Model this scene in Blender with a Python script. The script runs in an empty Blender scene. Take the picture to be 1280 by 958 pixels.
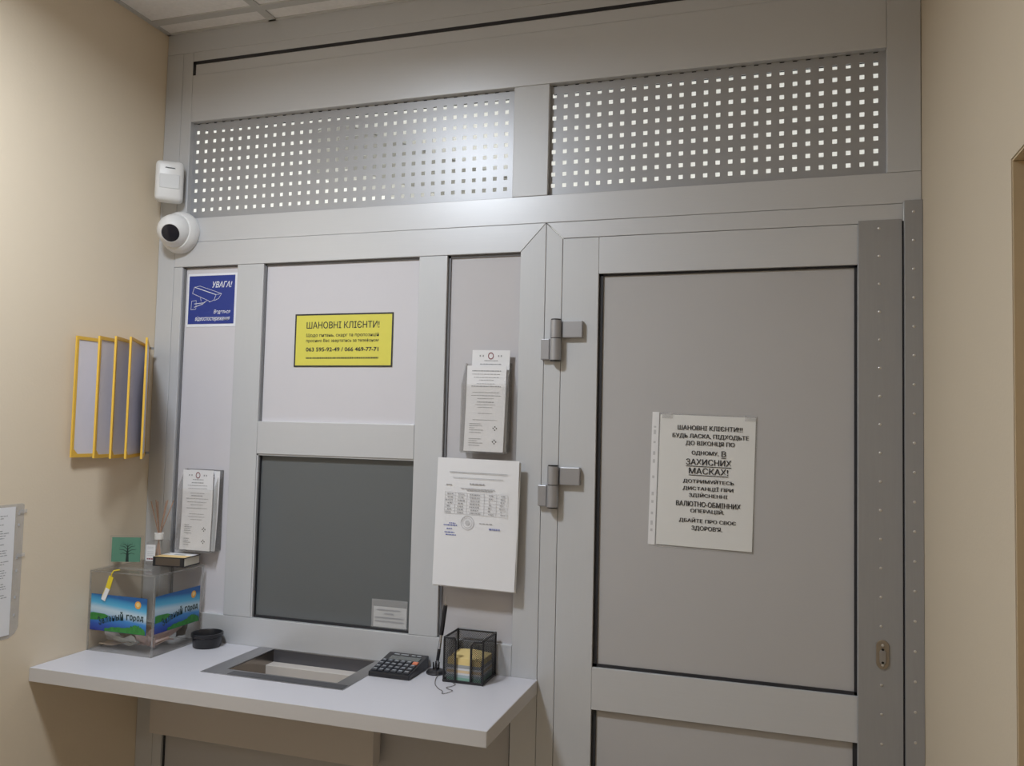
import bpy, bmesh, math, random
from mathutils import Vector, Matrix

# ------------------------------------------------------------------ camera, world, lights, exposure
scene = bpy.context.scene
COL = scene.collection
CAM = Vector((1.658, -1.9, 1.6017))
RIGHT = Vector((0.9529313, 0.3022975, 0.0231987))
DOWN = Vector((0.0053462, 0.0597500, -0.9981991))
FWD = Vector((-0.3031392, 0.9513391, 0.0553215))
cam_data = bpy.data.cameras.new('camera')
cam_data.sensor_fit = 'HORIZONTAL'
cam_data.sensor_width = 36.0
cam_data.lens = 1038.587 / 1280 * 36.0
cam_data.clip_start = 0.02
cam = bpy.data.objects.new('camera', cam_data)
COL.objects.link(cam)
rot = Matrix((RIGHT, -DOWN, -FWD)).transposed()
cam.matrix_world = Matrix.Translation(CAM) @ rot.to_4x4()
scene.camera = cam

world = bpy.data.worlds.new('world')
world.use_nodes = True
world.node_tree.nodes['Background'].inputs[0].default_value = (0.9, 0.95, 1.0, 1)
world.node_tree.nodes['Background'].inputs[1].default_value = 0.02
scene.world = world

scene.view_settings.view_transform = 'Standard'
scene.view_settings.look = 'None'
scene.view_settings.gamma = 1
scene.view_settings.use_curve_mapping = False
scene.view_settings.exposure = 0.0
scene.cycles.transparent_max_bounces = 24
scene.cycles.max_bounces = 12
scene.cycles.diffuse_bounces = 6


def area(name, loc, sx, sy, power, color, spread, rotx=0.0):
    l = bpy.data.lights.new(name, 'AREA')
    l.shape = 'RECTANGLE' if name == 'office_lamp' else 'ELLIPSE'
    l.size, l.size_y = sx, sy
    l.energy = power
    l.color = color
    l.spread = spread
    o = bpy.data.objects.new(name, l)
    o.location = loc
    o.rotation_euler = (rotx, 0, 0)
    COL.objects.link(o)
    return o


LAMP_COLOR = (0.865, 0.93, 1.0)
LAMP_XY = (0.56, -1.06)
REAR_FILL_XY = (0.65, -2.77)
area('room_lamp', (*LAMP_XY, 2.682), 0.24, 0.24, 20.5, LAMP_COLOR, math.radians(166))
area('rear_fill_lamp', (*REAR_FILL_XY, 2.682), 0.24, 0.24, 2.6, LAMP_COLOR, math.radians(166))  # unseen fill light, added to lift the ceiling and upper walls
area('office_lamp', (-0.10, 2.1, 2.66), 0.60, 0.60, 66.0, (0.92, 0.96, 1.0), math.radians(170))

CEIL = 2.705
W = 1.948          # width of the room
REAR = -3.4
OFFICE = 3.0


# ------------------------------------------------------------------ materials
def new_mat(name):
    m = bpy.data.materials.new(name)
    m.use_nodes = True
    return m, m.node_tree.nodes, m.node_tree.links, m.node_tree.nodes['Principled BSDF']


def mat(name, color, rough=0.5, metal=0.0, spec=0.5, noise=0.0, nscale=20.0, bump=0.0, bscale=200.0, coat=0.0, stretch=None):
    m, n, l, p = new_mat(name)
    p.inputs['Base Color'].default_value = (*color, 1)
    p.inputs['Roughness'].default_value = rough
    p.inputs['Metallic'].default_value = metal
    p.inputs['Specular IOR Level'].default_value = spec
    p.inputs['Coat Weight'].default_value = coat
    tc = n.new('ShaderNodeTexCoord')
    vec = tc.outputs['Object']
    if stretch:
        mp = n.new('ShaderNodeMapping')
        mp.inputs['Scale'].default_value = stretch
        l.new(vec, mp.inputs['Vector'])
        vec = mp.outputs['Vector']
    if noise > 0:
        t = n.new('ShaderNodeTexNoise')
        t.inputs['Scale'].default_value = nscale
        t.inputs['Detail'].default_value = 4
        l.new(vec, t.inputs['Vector'])
        r = n.new('ShaderNodeMix')
        r.data_type = 'RGBA'
        r.inputs[6].default_value = (*[max(0, c * (1 - noise)) for c in color], 1)
        r.inputs[7].default_value = (*[min(1, c * (1 + noise)) for c in color], 1)
        l.new(t.outputs['Fac'], r.inputs['Factor'])
        l.new(r.outputs[2], p.inputs['Base Color'])
    if bump > 0:
        t = n.new('ShaderNodeTexNoise')
        t.inputs['Scale'].default_value = bscale
        t.inputs['Detail'].default_value = 3
        l.new(vec, t.inputs['Vector'])
        b = n.new('ShaderNodeBump')
        b.inputs['Strength'].default_value = bump
        b.inputs['Distance'].default_value = 0.002
        l.new(t.outputs['Fac'], b.inputs['Height'])
        l.new(b.outputs['Normal'], p.inputs['Normal'])
    return m


def clear_mat(name, tint=(0.95, 0.95, 0.95), gloss=0.9, rough=0.05, haze=0.0, ior=1.45):
    m, n, l, p = new_mat(name)
    n.remove(p)
    out = n['Material Output']
    tr = n.new('ShaderNodeBsdfTransparent')
    tr.inputs[0].default_value = (*tint, 1)
    gl = n.new('ShaderNodeBsdfGlossy')
    gl.inputs['Roughness'].default_value = rough
    gl.inputs[0].default_value = (gloss, gloss, gloss, 1)
    df = n.new('ShaderNodeBsdfDiffuse')
    df.inputs[0].default_value = (0.75, 0.75, 0.76, 1)
    m1 = n.new('ShaderNodeMixShader')
    m1.inputs[0].default_value = haze
    l.new(tr.outputs[0], m1.inputs[1])
    l.new(df.outputs[0], m1.inputs[2])
    lw = n.new('ShaderNodeLayerWeight')
    lw.inputs['Blend'].default_value = 0.5
    pw = n.new('ShaderNodeMath'); pw.operation = 'POWER'; pw.inputs[1].default_value = 4.0
    l.new(lw.outputs['Facing'], pw.inputs[0])
    fr = n.new('ShaderNodeMath'); fr.operation = 'MULTIPLY_ADD'
    fr.inputs[1].default_value = 0.30; fr.inputs[2].default_value = 0.035
    l.new(pw.outputs[0], fr.inputs[0])
    m2 = n.new('ShaderNodeMixShader')
    l.new(fr.outputs[0], m2.inputs[0])
    l.new(m1.outputs[0], m2.inputs[1])
    l.new(gl.outputs[0], m2.inputs[2])
    l.new(m2.outputs[0], out.inputs[0])
    return m


def emit_mat(name, color, strength):
    m, n, l, p = new_mat(name)
    p.inputs['Base Color'].default_value = (0.9, 0.9, 0.9, 1)
    p.inputs['Emission Color'].default_value = (*color, 1)
    p.inputs['Emission Strength'].default_value = strength
    return m


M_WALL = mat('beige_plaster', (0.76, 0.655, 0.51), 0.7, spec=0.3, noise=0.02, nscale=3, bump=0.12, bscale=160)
M_WALL_R = mat('shaded_beige_plaster', (0.61, 0.525, 0.405), 0.7, spec=0.3, noise=0.02, nscale=3, bump=0.12, bscale=160)  # beige plaster again, the right wall's dimmer light put into the colour
M_REVEAL = mat('shaded_reveal', (0.58, 0.46, 0.30), 0.7, spec=0.2, noise=0.03, nscale=6)  # beige of the opening, its shade mixed into a tan tone
M_FLOOR = mat('floor_tile', (0.46, 0.40, 0.32), 0.35, noise=0.08, nscale=8)
M_TILE = mat('ceiling_tile', (0.86, 0.85, 0.86), 0.9, spec=0.1, noise=0.10, nscale=90, bump=0.5, bscale=120)
M_GRID = mat('ceiling_grid_metal', (0.55, 0.55, 0.55), 0.45)
M_OFFICE = mat('office_white_paint', (0.86, 0.85, 0.82), 0.8)
M_BEAM = mat('office_beam_paint', (0.50, 0.49, 0.46), 0.7)
M_FRAME_H = mat('silver_profile_horizontal', (0.60, 0.61, 0.635), 0.35, metal=0.20, noise=0.025, nscale=14, stretch=(1, 40, 40))
M_FRAME_V = mat('silver_profile_vertical', (0.57, 0.58, 0.60), 0.46, metal=0.12, noise=0.025, nscale=14, stretch=(40, 40, 1))
M_PANEL = mat('grey_laminate', (0.545, 0.53, 0.55), 0.55, spec=0.35, noise=0.015, nscale=10)
M_PANEL_L = mat('light_grey_laminate', (0.635, 0.62, 0.655), 0.55, spec=0.35, noise=0.015, nscale=10)
M_DOORPAN = mat('door_grey_laminate', (0.47, 0.46, 0.465), 0.55, spec=0.35, noise=0.02, nscale=8)
M_PERF = mat('perforated_grey_steel', (0.40, 0.405, 0.425), 0.38, metal=0.30, noise=0.02, nscale=30)
M_STRIP = mat('galvanised_strip', (0.36, 0.36, 0.37), 0.5, metal=0.35, noise=0.05, nscale=12, stretch=(20, 20, 1))
M_GASKET = mat('black_rubber_gasket', (0.02, 0.02, 0.025), 0.6)
M_HINGE = mat('hinge_grey_metal', (0.40, 0.40, 0.42), 0.4, metal=0.5)
M_RIVET = mat('rivet_metal', (0.7, 0.68, 0.66), 0.3, metal=0.8)
M_BRASS = mat('dull_brass', (0.30, 0.25, 0.19), 0.45, metal=0.5)
M_BLACK = mat('black_plastic', (0.018, 0.018, 0.022), 0.35)
M_DARKHOLE = mat('dark_recess', (0.01, 0.01, 0.01), 0.8)
M_TOP = mat('white_laminate_counter', (0.60, 0.595, 0.645), 0.38, spec=0.4, noise=0.01, nscale=30)
M_EDGE = mat('grey_white_edge_band', (0.58, 0.56, 0.55), 0.5, noise=0.01)
M_APRON = mat('grey_apron_board', (0.60, 0.56, 0.53), 0.6)
M_STEEL = mat('brushed_tray_steel', (0.42, 0.42, 0.44), 0.35, metal=0.9, noise=0.06, nscale=20, stretch=(1, 30, 30))
M_BASIN = mat('polished_tray_steel', (0.30, 0.265, 0.23), 0.2, metal=1.0, noise=0.03, nscale=10)
M_SLOT = mat('dark_lip_slot_shade', (0.12, 0.12, 0.135), 0.4, metal=0.5)
M_PAPER = mat('white_paper', (0.80, 0.80, 0.82), 0.8, spec=0.2, noise=0.01)
M_PAPER2 = mat('soft_white_paper', (0.74, 0.74, 0.73), 0.8, spec=0.2, noise=0.01)
M_INK = mat('black_ink', (0.03, 0.03, 0.035), 0.7)
M_GREYINK = mat('grey_ink', (0.36, 0.36, 0.38), 0.7)
M_FAINT = mat('faint_grey_ink', (0.56, 0.56, 0.58), 0.7)
M_BLUEINK = mat('blue_ink', (0.10, 0.14, 0.45), 0.7)
M_REDINK = mat('dark_red_ink', (0.25, 0.06, 0.08), 0.7)
M_YSIGN = mat('yellow_sign_print', (0.72, 0.66, 0.10), 0.5, noise=0.03, nscale=60)
M_BLUE = mat('blue_sticker_print', (0.022, 0.045, 0.27), 0.35)
M_WHITEINK = mat('white_print', (0.80, 0.82, 0.88), 0.5)
M_YFRAME = mat('yellow_plastic', (0.80, 0.50, 0.07), 0.4, noise=0.03, nscale=20)
M_PAGE = mat('display_page', (0.74, 0.72, 0.77), 0.35, spec=0.5, noise=0.03, nscale=5)
M_WHITEPL = mat('white_plastic', (0.80, 0.80, 0.80), 0.35)
M_WINDOWPL = mat('sensor_lens_plastic', (0.70, 0.71, 0.72), 0.45)
M_LENS = mat('camera_lens_dark', (0.012, 0.013, 0.022), 0.15)
M_ACRYL = clear_mat('clear_acrylic', (0.978, 0.975, 0.97), 0.85, 0.04, haze=0.015)
M_ACRYLEDGE = clear_mat('acrylic_cut_edge', (0.88, 0.88, 0.87), 0.8, 0.2, haze=0.12)
M_POCKET = clear_mat('clear_plastic_pocket', (0.97, 0.97, 0.97), 0.7, 0.2, haze=0.22)
M_GLASSB = clear_mat('bottle_glass', (0.95, 0.94, 0.93), 0.9, 0.03, haze=0.06)
M_REED = mat('reed_stick_wood', (0.42, 0.27, 0.20), 0.8)
M_GREENCARD = mat('green_card_print', (0.10, 0.25, 0.175), 0.5, noise=0.15, nscale=25)
M_TREE = mat('dark_tree_print', (0.01, 0.03, 0.025), 0.6)
M_CREAM = mat('cream_book_print', (0.85, 0.62, 0.28), 0.5)
M_PAGES = mat('book_page_edges', (0.66, 0.63, 0.55), 0.8, noise=0.1, nscale=300)
M_TAGY = mat('yellow_seal_plastic', (0.80, 0.62, 0.03), 0.4)
M_KEY = mat('calculator_key', (0.06, 0.065, 0.08), 0.4)
M_KEYL = mat('calculator_key_mark', (0.36, 0.38, 0.41), 0.5)
M_ORANGE = mat('orange_key', (0.72, 0.22, 0.12), 0.45)
M_LCD = mat('calculator_display', (0.13, 0.14, 0.14), 0.2)
M_CHROME = mat('chrome', (0.62, 0.62, 0.62), 0.15, metal=1.0)
M_CHAIN = mat('bead_chain_metal', (0.28, 0.27, 0.27), 0.35, metal=0.7)
M_LIGHT = emit_mat('lamp_diffuser', LAMP_COLOR, 6.0)
M_DOOR2 = mat('tan_door_leaf', (0.45, 0.34, 0.22), 0.5, noise=0.05, nscale=8)


def tint_glass():
    m, n, l, p = new_mat('tinted_service_glass')
    p.inputs['Base Color'].default_value = (0.15, 0.16, 0.165, 1)
    p.inputs['Roughness'].default_value = 0.10
    p.inputs['Specular IOR Level'].default_value = 0.45
    tr = n.new('ShaderNodeBsdfTransparent')
    tr.inputs[0].default_value = (0.30, 0.32, 0.33, 1)
    mx = n.new('ShaderNodeMixShader')
    mx.inputs[0].default_value = 0.12
    l.new(p.outputs[0], mx.inputs[1])
    l.new(tr.outputs[0], mx.inputs[2])
    l.new(mx.outputs[0], n['Material Output'].inputs[0])
    return m


M_GLASS = tint_glass()


def mesh_wire():
    """black woven wire: real see-through openings in a diagonal weave"""
    m, n, l, p = new_mat('black_wire_mesh')
    p.inputs['Base Color'].default_value = (0.02, 0.02, 0.022, 1)
    p.inputs['Roughness'].default_value = 0.4
    tc = n.new('ShaderNodeTexCoord')
    sp = n.new('ShaderNodeSeparateXYZ')
    l.new(tc.outputs['Object'], sp.inputs[0])

    def mth(op, a, b=None):
        x = n.new('ShaderNodeMath')
        x.operation = op
        for i, v in enumerate((a, b)):
            if v is None:
                continue
            if isinstance(v, (int, float)):
                x.inputs[i].default_value = v
            else:
                l.new(v, x.inputs[i])
        return x.outputs[0]
    s = mth('ADD', sp.outputs[0], sp.outputs[1])
    holes = None
    for sg in (1, -1):
        u = mth('ADD', s, mth('MULTIPLY', sp.outputs[2], sg))
        f = mth('FRACT', mth('MULTIPLY', u, 240.0))
        inside = mth('GREATER_THAN', f, 0.20)
        holes = inside if holes is None else mth('MULTIPLY', holes, inside)
    tr = n.new('ShaderNodeBsdfTransparent')
    mx = n.new('ShaderNodeMixShader')
    l.new(holes, mx.inputs[0])
    l.new(p.outputs[0], mx.inputs[1])
    l.new(tr.outputs[0], mx.inputs[2])
    l.new(mx.outputs[0], n['Material Output'].inputs[0])
    return m


M_WIRE = mesh_wire()


def sticker_mat():
    """printed river landscape: sky, white haze and deep blue water"""
    m, n, l, p = new_mat('river_sticker_print')
    p.inputs['Roughness'].default_value = 0.35
    tc = n.new('ShaderNodeTexCoord')
    sp = n.new('ShaderNodeSeparateXYZ')
    l.new(tc.outputs['Object'], sp.inputs[0])
    a = n.new('ShaderNodeMath'); a.operation = 'MULTIPLY_ADD'
    a.inputs[1].default_value = 11.0; a.inputs[2].default_value = 0.0
    l.new(sp.outputs[2], a.inputs[0])
    b = n.new('ShaderNodeMath'); b.operation = 'MULTIPLY_ADD'
    b.inputs[1].default_value = 0.9
    l.new(sp.outputs[0], b.inputs[0])
    l.new(a.outputs[0], b.inputs[2])
    r = n.new('ShaderNodeValToRGB')
    e = r.color_ramp.elements
    e[0].position = 0.0; e[0].color = (0.02, 0.03, 0.22, 1)
    e[1].position = 1.0; e[1].color = (0.02, 0.11, 0.33, 1)
    for pos, c in ((0.20, (0.02, 0.08, 0.38, 1)), (0.42, (0.05, 0.25, 0.58, 1)), (0.53, (0.42, 0.56, 0.68, 1)),
                   (0.64, (0.50, 0.64, 0.74, 1)), (0.78, (0.10, 0.42, 0.66, 1)), (0.92, (0.04, 0.27, 0.52, 1))):
        k = e.new(pos); k.color = c
    l.new(b.outputs[0], r.inputs[0])
    l.new(r.outputs[0], p.inputs['Base Color'])
    return m


M_STICK = sticker_mat()
M_LEAF = mat('green_print', (0.035, 0.22, 0.04), 0.5, noise=0.6, nscale=120)
M_SUN = mat('orange_sun_print', (0.80, 0.38, 0.06), 0.5)
M_SUNC = mat('pale_sun_print', (0.85, 0.62, 0.25), 0.5)
M_STICKTXT = mat('dark_green_print', (0.012, 0.045, 0.05), 0.5)


# ------------------------------------------------------------------ mesh helpers
def finish(bm, name, material, parent=None, smooth=False, loc=None, bevel=0.0, seg=2):
    if bevel > 0:
        bmesh.ops.recalc_face_normals(bm, faces=bm.faces[:])
        bmesh.ops.bevel(bm, geom=[e for e in bm.edges if len(e.link_faces) == 2 and e.calc_face_angle(0) > 0.5],
                        offset=bevel, segments=seg, affect='EDGES', profile=0.5, clamp_overlap=True)
    bmesh.ops.recalc_face_normals(bm, faces=bm.faces[:])
    me = bpy.data.meshes.new(name)
    bm.to_mesh(me)
    bm.free()
    me.materials.append(material)
    if smooth:
        for p in me.polygons:
            p.use_smooth = True
        try:
            me.set_sharp_from_angle(angle=math.radians(40))
        except Exception:
            pass
    o = bpy.data.objects.new(name, me)
    COL.objects.link(o)
    if parent:
        o.parent = parent
    if loc:
        o.location = loc
    return o


def box(bm, x0, x1, y0, y1, z0, z1, m=None):
    vs = [Vector((x, y, z)) for x in (x0, x1) for y in (y0, y1) for z in (z0, z1)]
    if m is not None:
        vs = [m @ v for v in vs]
    v = [bm.verts.new(c) for c in vs]
    for f in ((0, 1, 3, 2), (4, 6, 7, 5), (0, 4, 5, 1), (2, 3, 7, 6), (0, 2, 6, 4), (1, 5, 7, 3)):
        bm.faces.new([v[i] for i in f])
    return v


def prism(bm, pts, y0, y1, m=None):
    """polygon given as (x, z) extruded along y"""
    a = [Vector((p[0], y0, p[1])) for p in pts]
    b = [Vector((p[0], y1, p[1])) for p in pts]
    if m is not None:
        a = [m @ v for v in a]
        b = [m @ v for v in b]
    va = [bm.verts.new(c) for c in a]
    vb = [bm.verts.new(c) for c in b]
    bm.faces.new(va)
    bm.faces.new(vb[::-1])
    n = len(pts)
    for i in range(n):
        bm.faces.new((va[i], vb[i], vb[(i + 1) % n], va[(i + 1) % n]))


def frame_basis(d):
    d = Vector(d).normalized()
    u = d.orthogonal().normalized()
    return d, u, d.cross(u)


def tube(bm, pts, r, seg=10, r1=None, cap=True):
    pts = [Vector(p) for p in pts]
    rings = []
    n = len(pts)
    d0, u, w = frame_basis(pts[1] - pts[0])
    for i, p in enumerate(pts):
        t = (pts[min(i + 1, n - 1)] - pts[max(i - 1, 0)]).normalized()
        u = (u - t * u.dot(t)).normalized()
        w = t.cross(u)
        rr = r if r1 is None else r + (r1 - r) * i / (n - 1)
        rings.append([bm.verts.new(p + (u * math.cos(2 * math.pi * k / seg) + w * math.sin(2 * math.pi * k / seg)) * rr) for k in range(seg)])
    for a, b in zip(rings, rings[1:]):
        for k in range(seg):
            bm.faces.new((a[k], a[(k + 1) % seg], b[(k + 1) % seg], b[k]))
    if cap:
        bm.faces.new(rings[0][::-1])
        bm.faces.new(rings[-1])


def lathe(bm, prof, seg=32, m=None):
    """profile of (r, z) about the local z axis"""
    rings = []
    for r, z in prof:
        if r < 1e-6:
            c = Vector((0, 0, z))
            rings.append([bm.verts.new(m @ c if m is not None else c)])
        else:
            ring = []
            for k in range(seg):
                c = Vector((r * math.cos(2 * math.pi * k / seg), r * math.sin(2 * math.pi * k / seg), z))
                ring.append(bm.verts.new(m @ c if m is not None else c))
            rings.append(ring)
    for a, b in zip(rings, rings[1:]):
        for k in range(seg):
            k2 = (k + 1) % seg
            if len(a) == 1 and len(b) == 1:
                continue
            if len(a) == 1:
                bm.faces.new((a[0], b[k2], b[k]))
            elif len(b) == 1:
                bm.faces.new((a[k], a[k2], b[0]))
            else:
                bm.faces.new((a[k], a[k2], b[k2], b[k]))


def sheet(bm, x0, x1, z0, z1, yf, t=0.0008, nx=8, nz=10, m=None):
    """bent sheet in the xz plane, y given by yf(u, v) with u, v in 0..1"""
    rows = [[], []]
    for s in (0, 1):
        for j in range(nz + 1):
            row = []
            for i in range(nx + 1):
                u, v = i / nx, j / nz
                c = Vector((x0 + (x1 - x0) * u, yf(u, v) + s * t, z0 + (z1 - z0) * v))
                row.append(bm.verts.new(m @ c if m is not None else c))
            rows[s].append(row)
    for s in (0, 1):
        for j in range(nz):
            for i in range(nx):
                r = rows[s]
                bm.faces.new((r[j][i], r[j][i + 1], r[j + 1][i + 1], r[j + 1][i]))
    a, b = rows
    for i in range(nx):
        bm.faces.new((a[0][i], a[0][i + 1], b[0][i + 1], b[0][i]))
        bm.faces.new((a[nz][i], a[nz][i + 1], b[nz][i + 1], b[nz][i]))
    for j in range(nz):
        bm.faces.new((a[j][0], a[j + 1][0], b[j + 1][0], b[j][0]))
        bm.faces.new((a[j][nx], a[j + 1][nx], b[j + 1][nx], b[j][nx]))


def text(bm, body, x0, x1, z0, z1, y, bold=0.0, shear=0.0, t=0.0003, m=None, yf=None):
    """lettering fitted to a rectangle in the xz plane"""
    c = bpy.data.curves.new('lettering_curve', 'FONT')
    c.body = body
    c.offset = bold
    c.shear = shear
    c.resolution_u = 3
    o = bpy.data.objects.new('lettering_curve', c)
    COL.objects.link(o)
    dg = bpy.context.evaluated_depsgraph_get()
    me = bpy.data.meshes.new_from_object(o.evaluated_get(dg))
    xs = [v.co.x for v in me.vertices]
    ys = [v.co.y for v in me.vertices]
    ax, bx, ay, by = min(xs), max(xs), min(ys), max(ys)
    vs = []
    for v in me.vertices:
        x = x0 + (v.co.x - ax) / (bx - ax) * (x1 - x0)
        z = z0 + (v.co.y - ay) / (by - ay) * (z1 - z0)
        p = Vector((x, y if yf is None else yf(x, z), z))
        vs.append(bm.verts.new(m @ p if m is not None else p))
    for p in me.polygons:
        try:
            bm.faces.new([vs[i] for i in p.vertices])
        except ValueError:
            pass
    bpy.data.objects.remove(o)
    bpy.data.curves.remove(c)
    bpy.data.meshes.remove(me)


def dashes(bm, x0, x1, z, h, y, rng, lo=0.003, hi=0.010, gap=0.0022, yf=None, m=None, t=0.0003):
    x = x0
    while x < x1 - 0.001:
        w = min(rng.uniform(lo, hi), x1 - x)
        yy = y if yf is None else yf(x, z)
        box(bm, x, x + w, yy - t, yy, z - h / 2, z + h / 2, m)
        x += w + gap


def ring(bm, cx, cz, r, w, y, seg=28, yf=None, m=None, sx=1.0):
    a, b = [], []
    for k in range(seg):
        th = 2 * math.pi * k / seg
        for lst, rr in ((a, r), (b, r - w)):
            x, z = cx + sx * rr * math.cos(th), cz + rr * math.sin(th)
            p = Vector((x, y if yf is None else yf(x, z), z))
            lst.append(bm.verts.new(m @ p if m is not None else p))
    for k in range(seg):
        bm.faces.new((a[k], a[(k + 1) % seg], b[(k + 1) % seg], b[k]))


def disc(bm, cx, cz, rx, rz, y, seg=24, m=None):
    vs = []
    for k in range(seg):
        p = Vector((cx + rx * math.cos(2 * math.pi * k / seg), y, cz + rz * math.sin(2 * math.pi * k / seg)))
        vs.append(bm.verts.new(m @ p if m is not None else p))
    bm.faces.new(vs)


def line(bm, p, q, w, y, m=None):
    """printed line between two (x, z) points"""
    a, b = Vector((p[0], p[1])), Vector((q[0], q[1]))
    d = (b - a).normalized()
    n = Vector((-d.y, d.x)) * w / 2
    vs = []
    for c in (a + n, b + n, b - n, a - n):
        v = Vector((c.x, y, c.y))
        vs.append(bm.verts.new(m @ v if m is not None else v))
    bm.faces.new(vs)


def empty(name, loc=(0, 0, 0), rotz=0.0):
    o = bpy.data.objects.new(name, None)
    o.empty_display_size = 0.05
    COL.objects.link(o)
    o.location = loc
    o.rotation_euler = (0, 0, rotz)
    return o


def tag(o, label, cat, group=None, kind=None):
    o['label'] = label
    o['category'] = cat
    if group:
        o['group'] = group
    if kind:
        o['kind'] = kind
    return o


def thing(name, label, cat, loc=(0, 0, 0), rotz=0.0, group=None):
    return tag(empty(name, loc, rotz), label, cat, group)


def structure(o, label, cat):
    return tag(o, label, cat, None, 'structure')


def part(name, material, parent, build, **kw):
    bm = bmesh.new()
    build(bm)
    return finish(bm, name, material, parent, **kw)


def bpart(name, material, parent, x0, x1, y0, y1, z0, z1, bevel=0.0, seg=2, **kw):
    bm = bmesh.new()
    box(bm, x0, x1, y0, y1, z0, z1)
    return finish(bm, name, material, parent, bevel=bevel, seg=seg, **kw)


# ------------------------------------------------------------------ room shell
FD_END = 0.05
OX0, OX1 = -1.9, 3.0       # the office behind the partition is wider than the room
o = bpart('wall_left', M_WALL, None, -0.15, 0.0, REAR, FD_END, 0, CEIL)
structure(o, 'beige painted wall on the left of the counter', 'wall')
o = bpart('floor', M_FLOOR, None, 0, W, REAR, FD_END, -0.1, 0)
structure(o, 'brownish floor below the counter', 'floor')
o = bpart('floor_office', M_OFFICE, None, OX0, OX1, FD_END, OFFICE, -0.1, 0)
structure(o, 'pale office floor behind the partition', 'floor')
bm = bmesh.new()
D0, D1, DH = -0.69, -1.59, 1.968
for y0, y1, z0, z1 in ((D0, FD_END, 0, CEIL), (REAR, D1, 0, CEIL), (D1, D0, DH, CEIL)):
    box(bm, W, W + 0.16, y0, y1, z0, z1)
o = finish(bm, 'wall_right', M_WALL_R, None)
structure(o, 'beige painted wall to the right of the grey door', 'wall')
o = bpart('wall_rear', M_WALL, None, 0, W, REAR - 0.1, REAR, 0, CEIL)
structure(o, 'beige wall behind the viewer', 'wall')
for nm, q, lab in (('wall_office', (OX0, OX1, OFFICE, OFFICE + 0.1), 'white back wall of the office behind the partition'),
                   ('wall_office_left', (OX0 - 0.1, OX0, FD_END - 0.05, OFFICE), 'white left wall of the office behind the partition'),
                   ('wall_office_right', (OX1, OX1 + 0.1, FD_END - 0.05, OFFICE), 'white right wall of the office behind the partition'),
                   ('wall_office_front_left', (OX0, -0.15, FD_END - 0.05, FD_END), 'white office wall beyond the left wall of the room'),
                   ('wall_office_front_right', (W + 0.16, OX1, FD_END - 0.05, FD_END), 'white office wall beyond the right wall of the room')):
    structure(bpart(nm, M_OFFICE, None, *q, 0, CEIL), lab, 'wall')
o = bpart('trim_1', M_BEAM, None, -0.09, 0.09, -0.9, 0.9, -0.16, 0, loc=(0.30, 1.28, CEIL))
o.rotation_euler = (0, 0, math.radians(-27))
o.scale = (1, 0.62, 1)
structure(o, 'grey beam under the office ceiling seen through the perforated panels', 'beam')

# doorway in the right wall
d2 = structure(empty('door_2', (W, (D0 + D1) / 2, 0)), 'shade-tinted lined doorway at the right edge of the photo', 'door')
hw = (D0 - D1) / 2
part('door_lining', M_REVEAL, d2, lambda b: (box(b, 0.0015, 0.155, hw - 0.003, hw - 0.0004, 0, DH - 0.0034), box(b, 0.0015, 0.155, -hw + 0.0004, -hw + 0.003, 0, DH - 0.0034),
                                             box(b, 0.0015, 0.155, -hw + 0.0004, hw - 0.0004, DH - 0.003, DH - 0.0004)))
dl = bpart('door_leaf', M_DOOR2, d2, 0.10, 0.14, -hw + 0.005, hw - 0.005, 0.005, DH - 0.006, bevel=0.003)
part('handle', M_CHROME, dl, lambda b: (tube(b, [(0.10, -0.36, 1.02), (0.05, -0.36, 1.02)], 0.009), tube(b, [(0.055, -0.36, 1.02), (0.055, -0.25, 1.02)], 0.008)))

# suspended ceiling
ceil = structure(empty('ceiling', (0, 0, CEIL)), 'white tiled suspended ceiling with grey metal grid', 'ceiling')
part('ceiling_slab', M_OFFICE, ceil, lambda b: (box(b, 0, W, REAR, FD_END, 0.004, 0.08), box(b, OX0, OX1, FD_END, OFFICE, 0.004, 0.08)))
XT = [0.0, 0.345, 0.945, 1.545, W]
YT = [0.0, -0.07, -0.67, -1.27, -1.87, -2.47, -3.07, REAR]
gb = 0.012


def grid(b):
    for x in XT[1:-1]:
        box(b, x - gb, x + gb, REAR, 0, -0.007, 0.0)
    for y in YT[1:-1]:
        box(b, 0, W, y - gb, y + gb, -0.0075, 0.0)
    for y in (-0.004,):
        box(b, 0, W, y - 0.004, y + 0.004, -0.007, 0)
    box(b, 0, 0.012, REAR, 0, -0.007, 0)
    box(b, W - 0.012, W, REAR, 0, -0.007, 0)


part('ceiling_grid', M_GRID, ceil, grid)
for i in range(len(XT) - 1):
    for j in range(len(YT) - 1):
        bpart('ceiling_tile', M_TILE, ceil, XT[i] + 0.002, XT[i + 1] - 0.002, YT[j + 1] + 0.002, YT[j] - 0.002, -0.003, 0.003)
for xy, lab in ((LAMP_XY, 'round ceiling downlight nearest the partition'), (REAR_FILL_XY, 'unseen round fill light added at the rear of the room')):
    lt = thing('ceiling_light', lab, 'ceiling light', (*xy, CEIL - 0.003), group='round ceiling downlights')
    part('light_ring', M_WHITEPL, lt, lambda b: lathe(b, [(0.124, -0.014), (0.124, -0.018), (0.140, -0.016), (0.146, -0.004), (0.146, -0.0005), (0.124, -0.0005), (0.124, -0.014)], 48), smooth=True)
    part('diffuser', M_LIGHT, lt, lambda b: lathe(b, [(0.0, -0.010), (0.1235, -0.010), (0.1235, -0.004), (0.0, -0.004)], 48))

# ------------------------------------------------------------------ partition wall (front face at y = 0)
FD = 0.05           # profile depth
PY = 0.012          # infill panel face
BV = 0.0012
wf = structure(empty('wall_front', (0, 0, 0)), 'silver framed grey partition filling the end of the room', 'wall')


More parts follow.
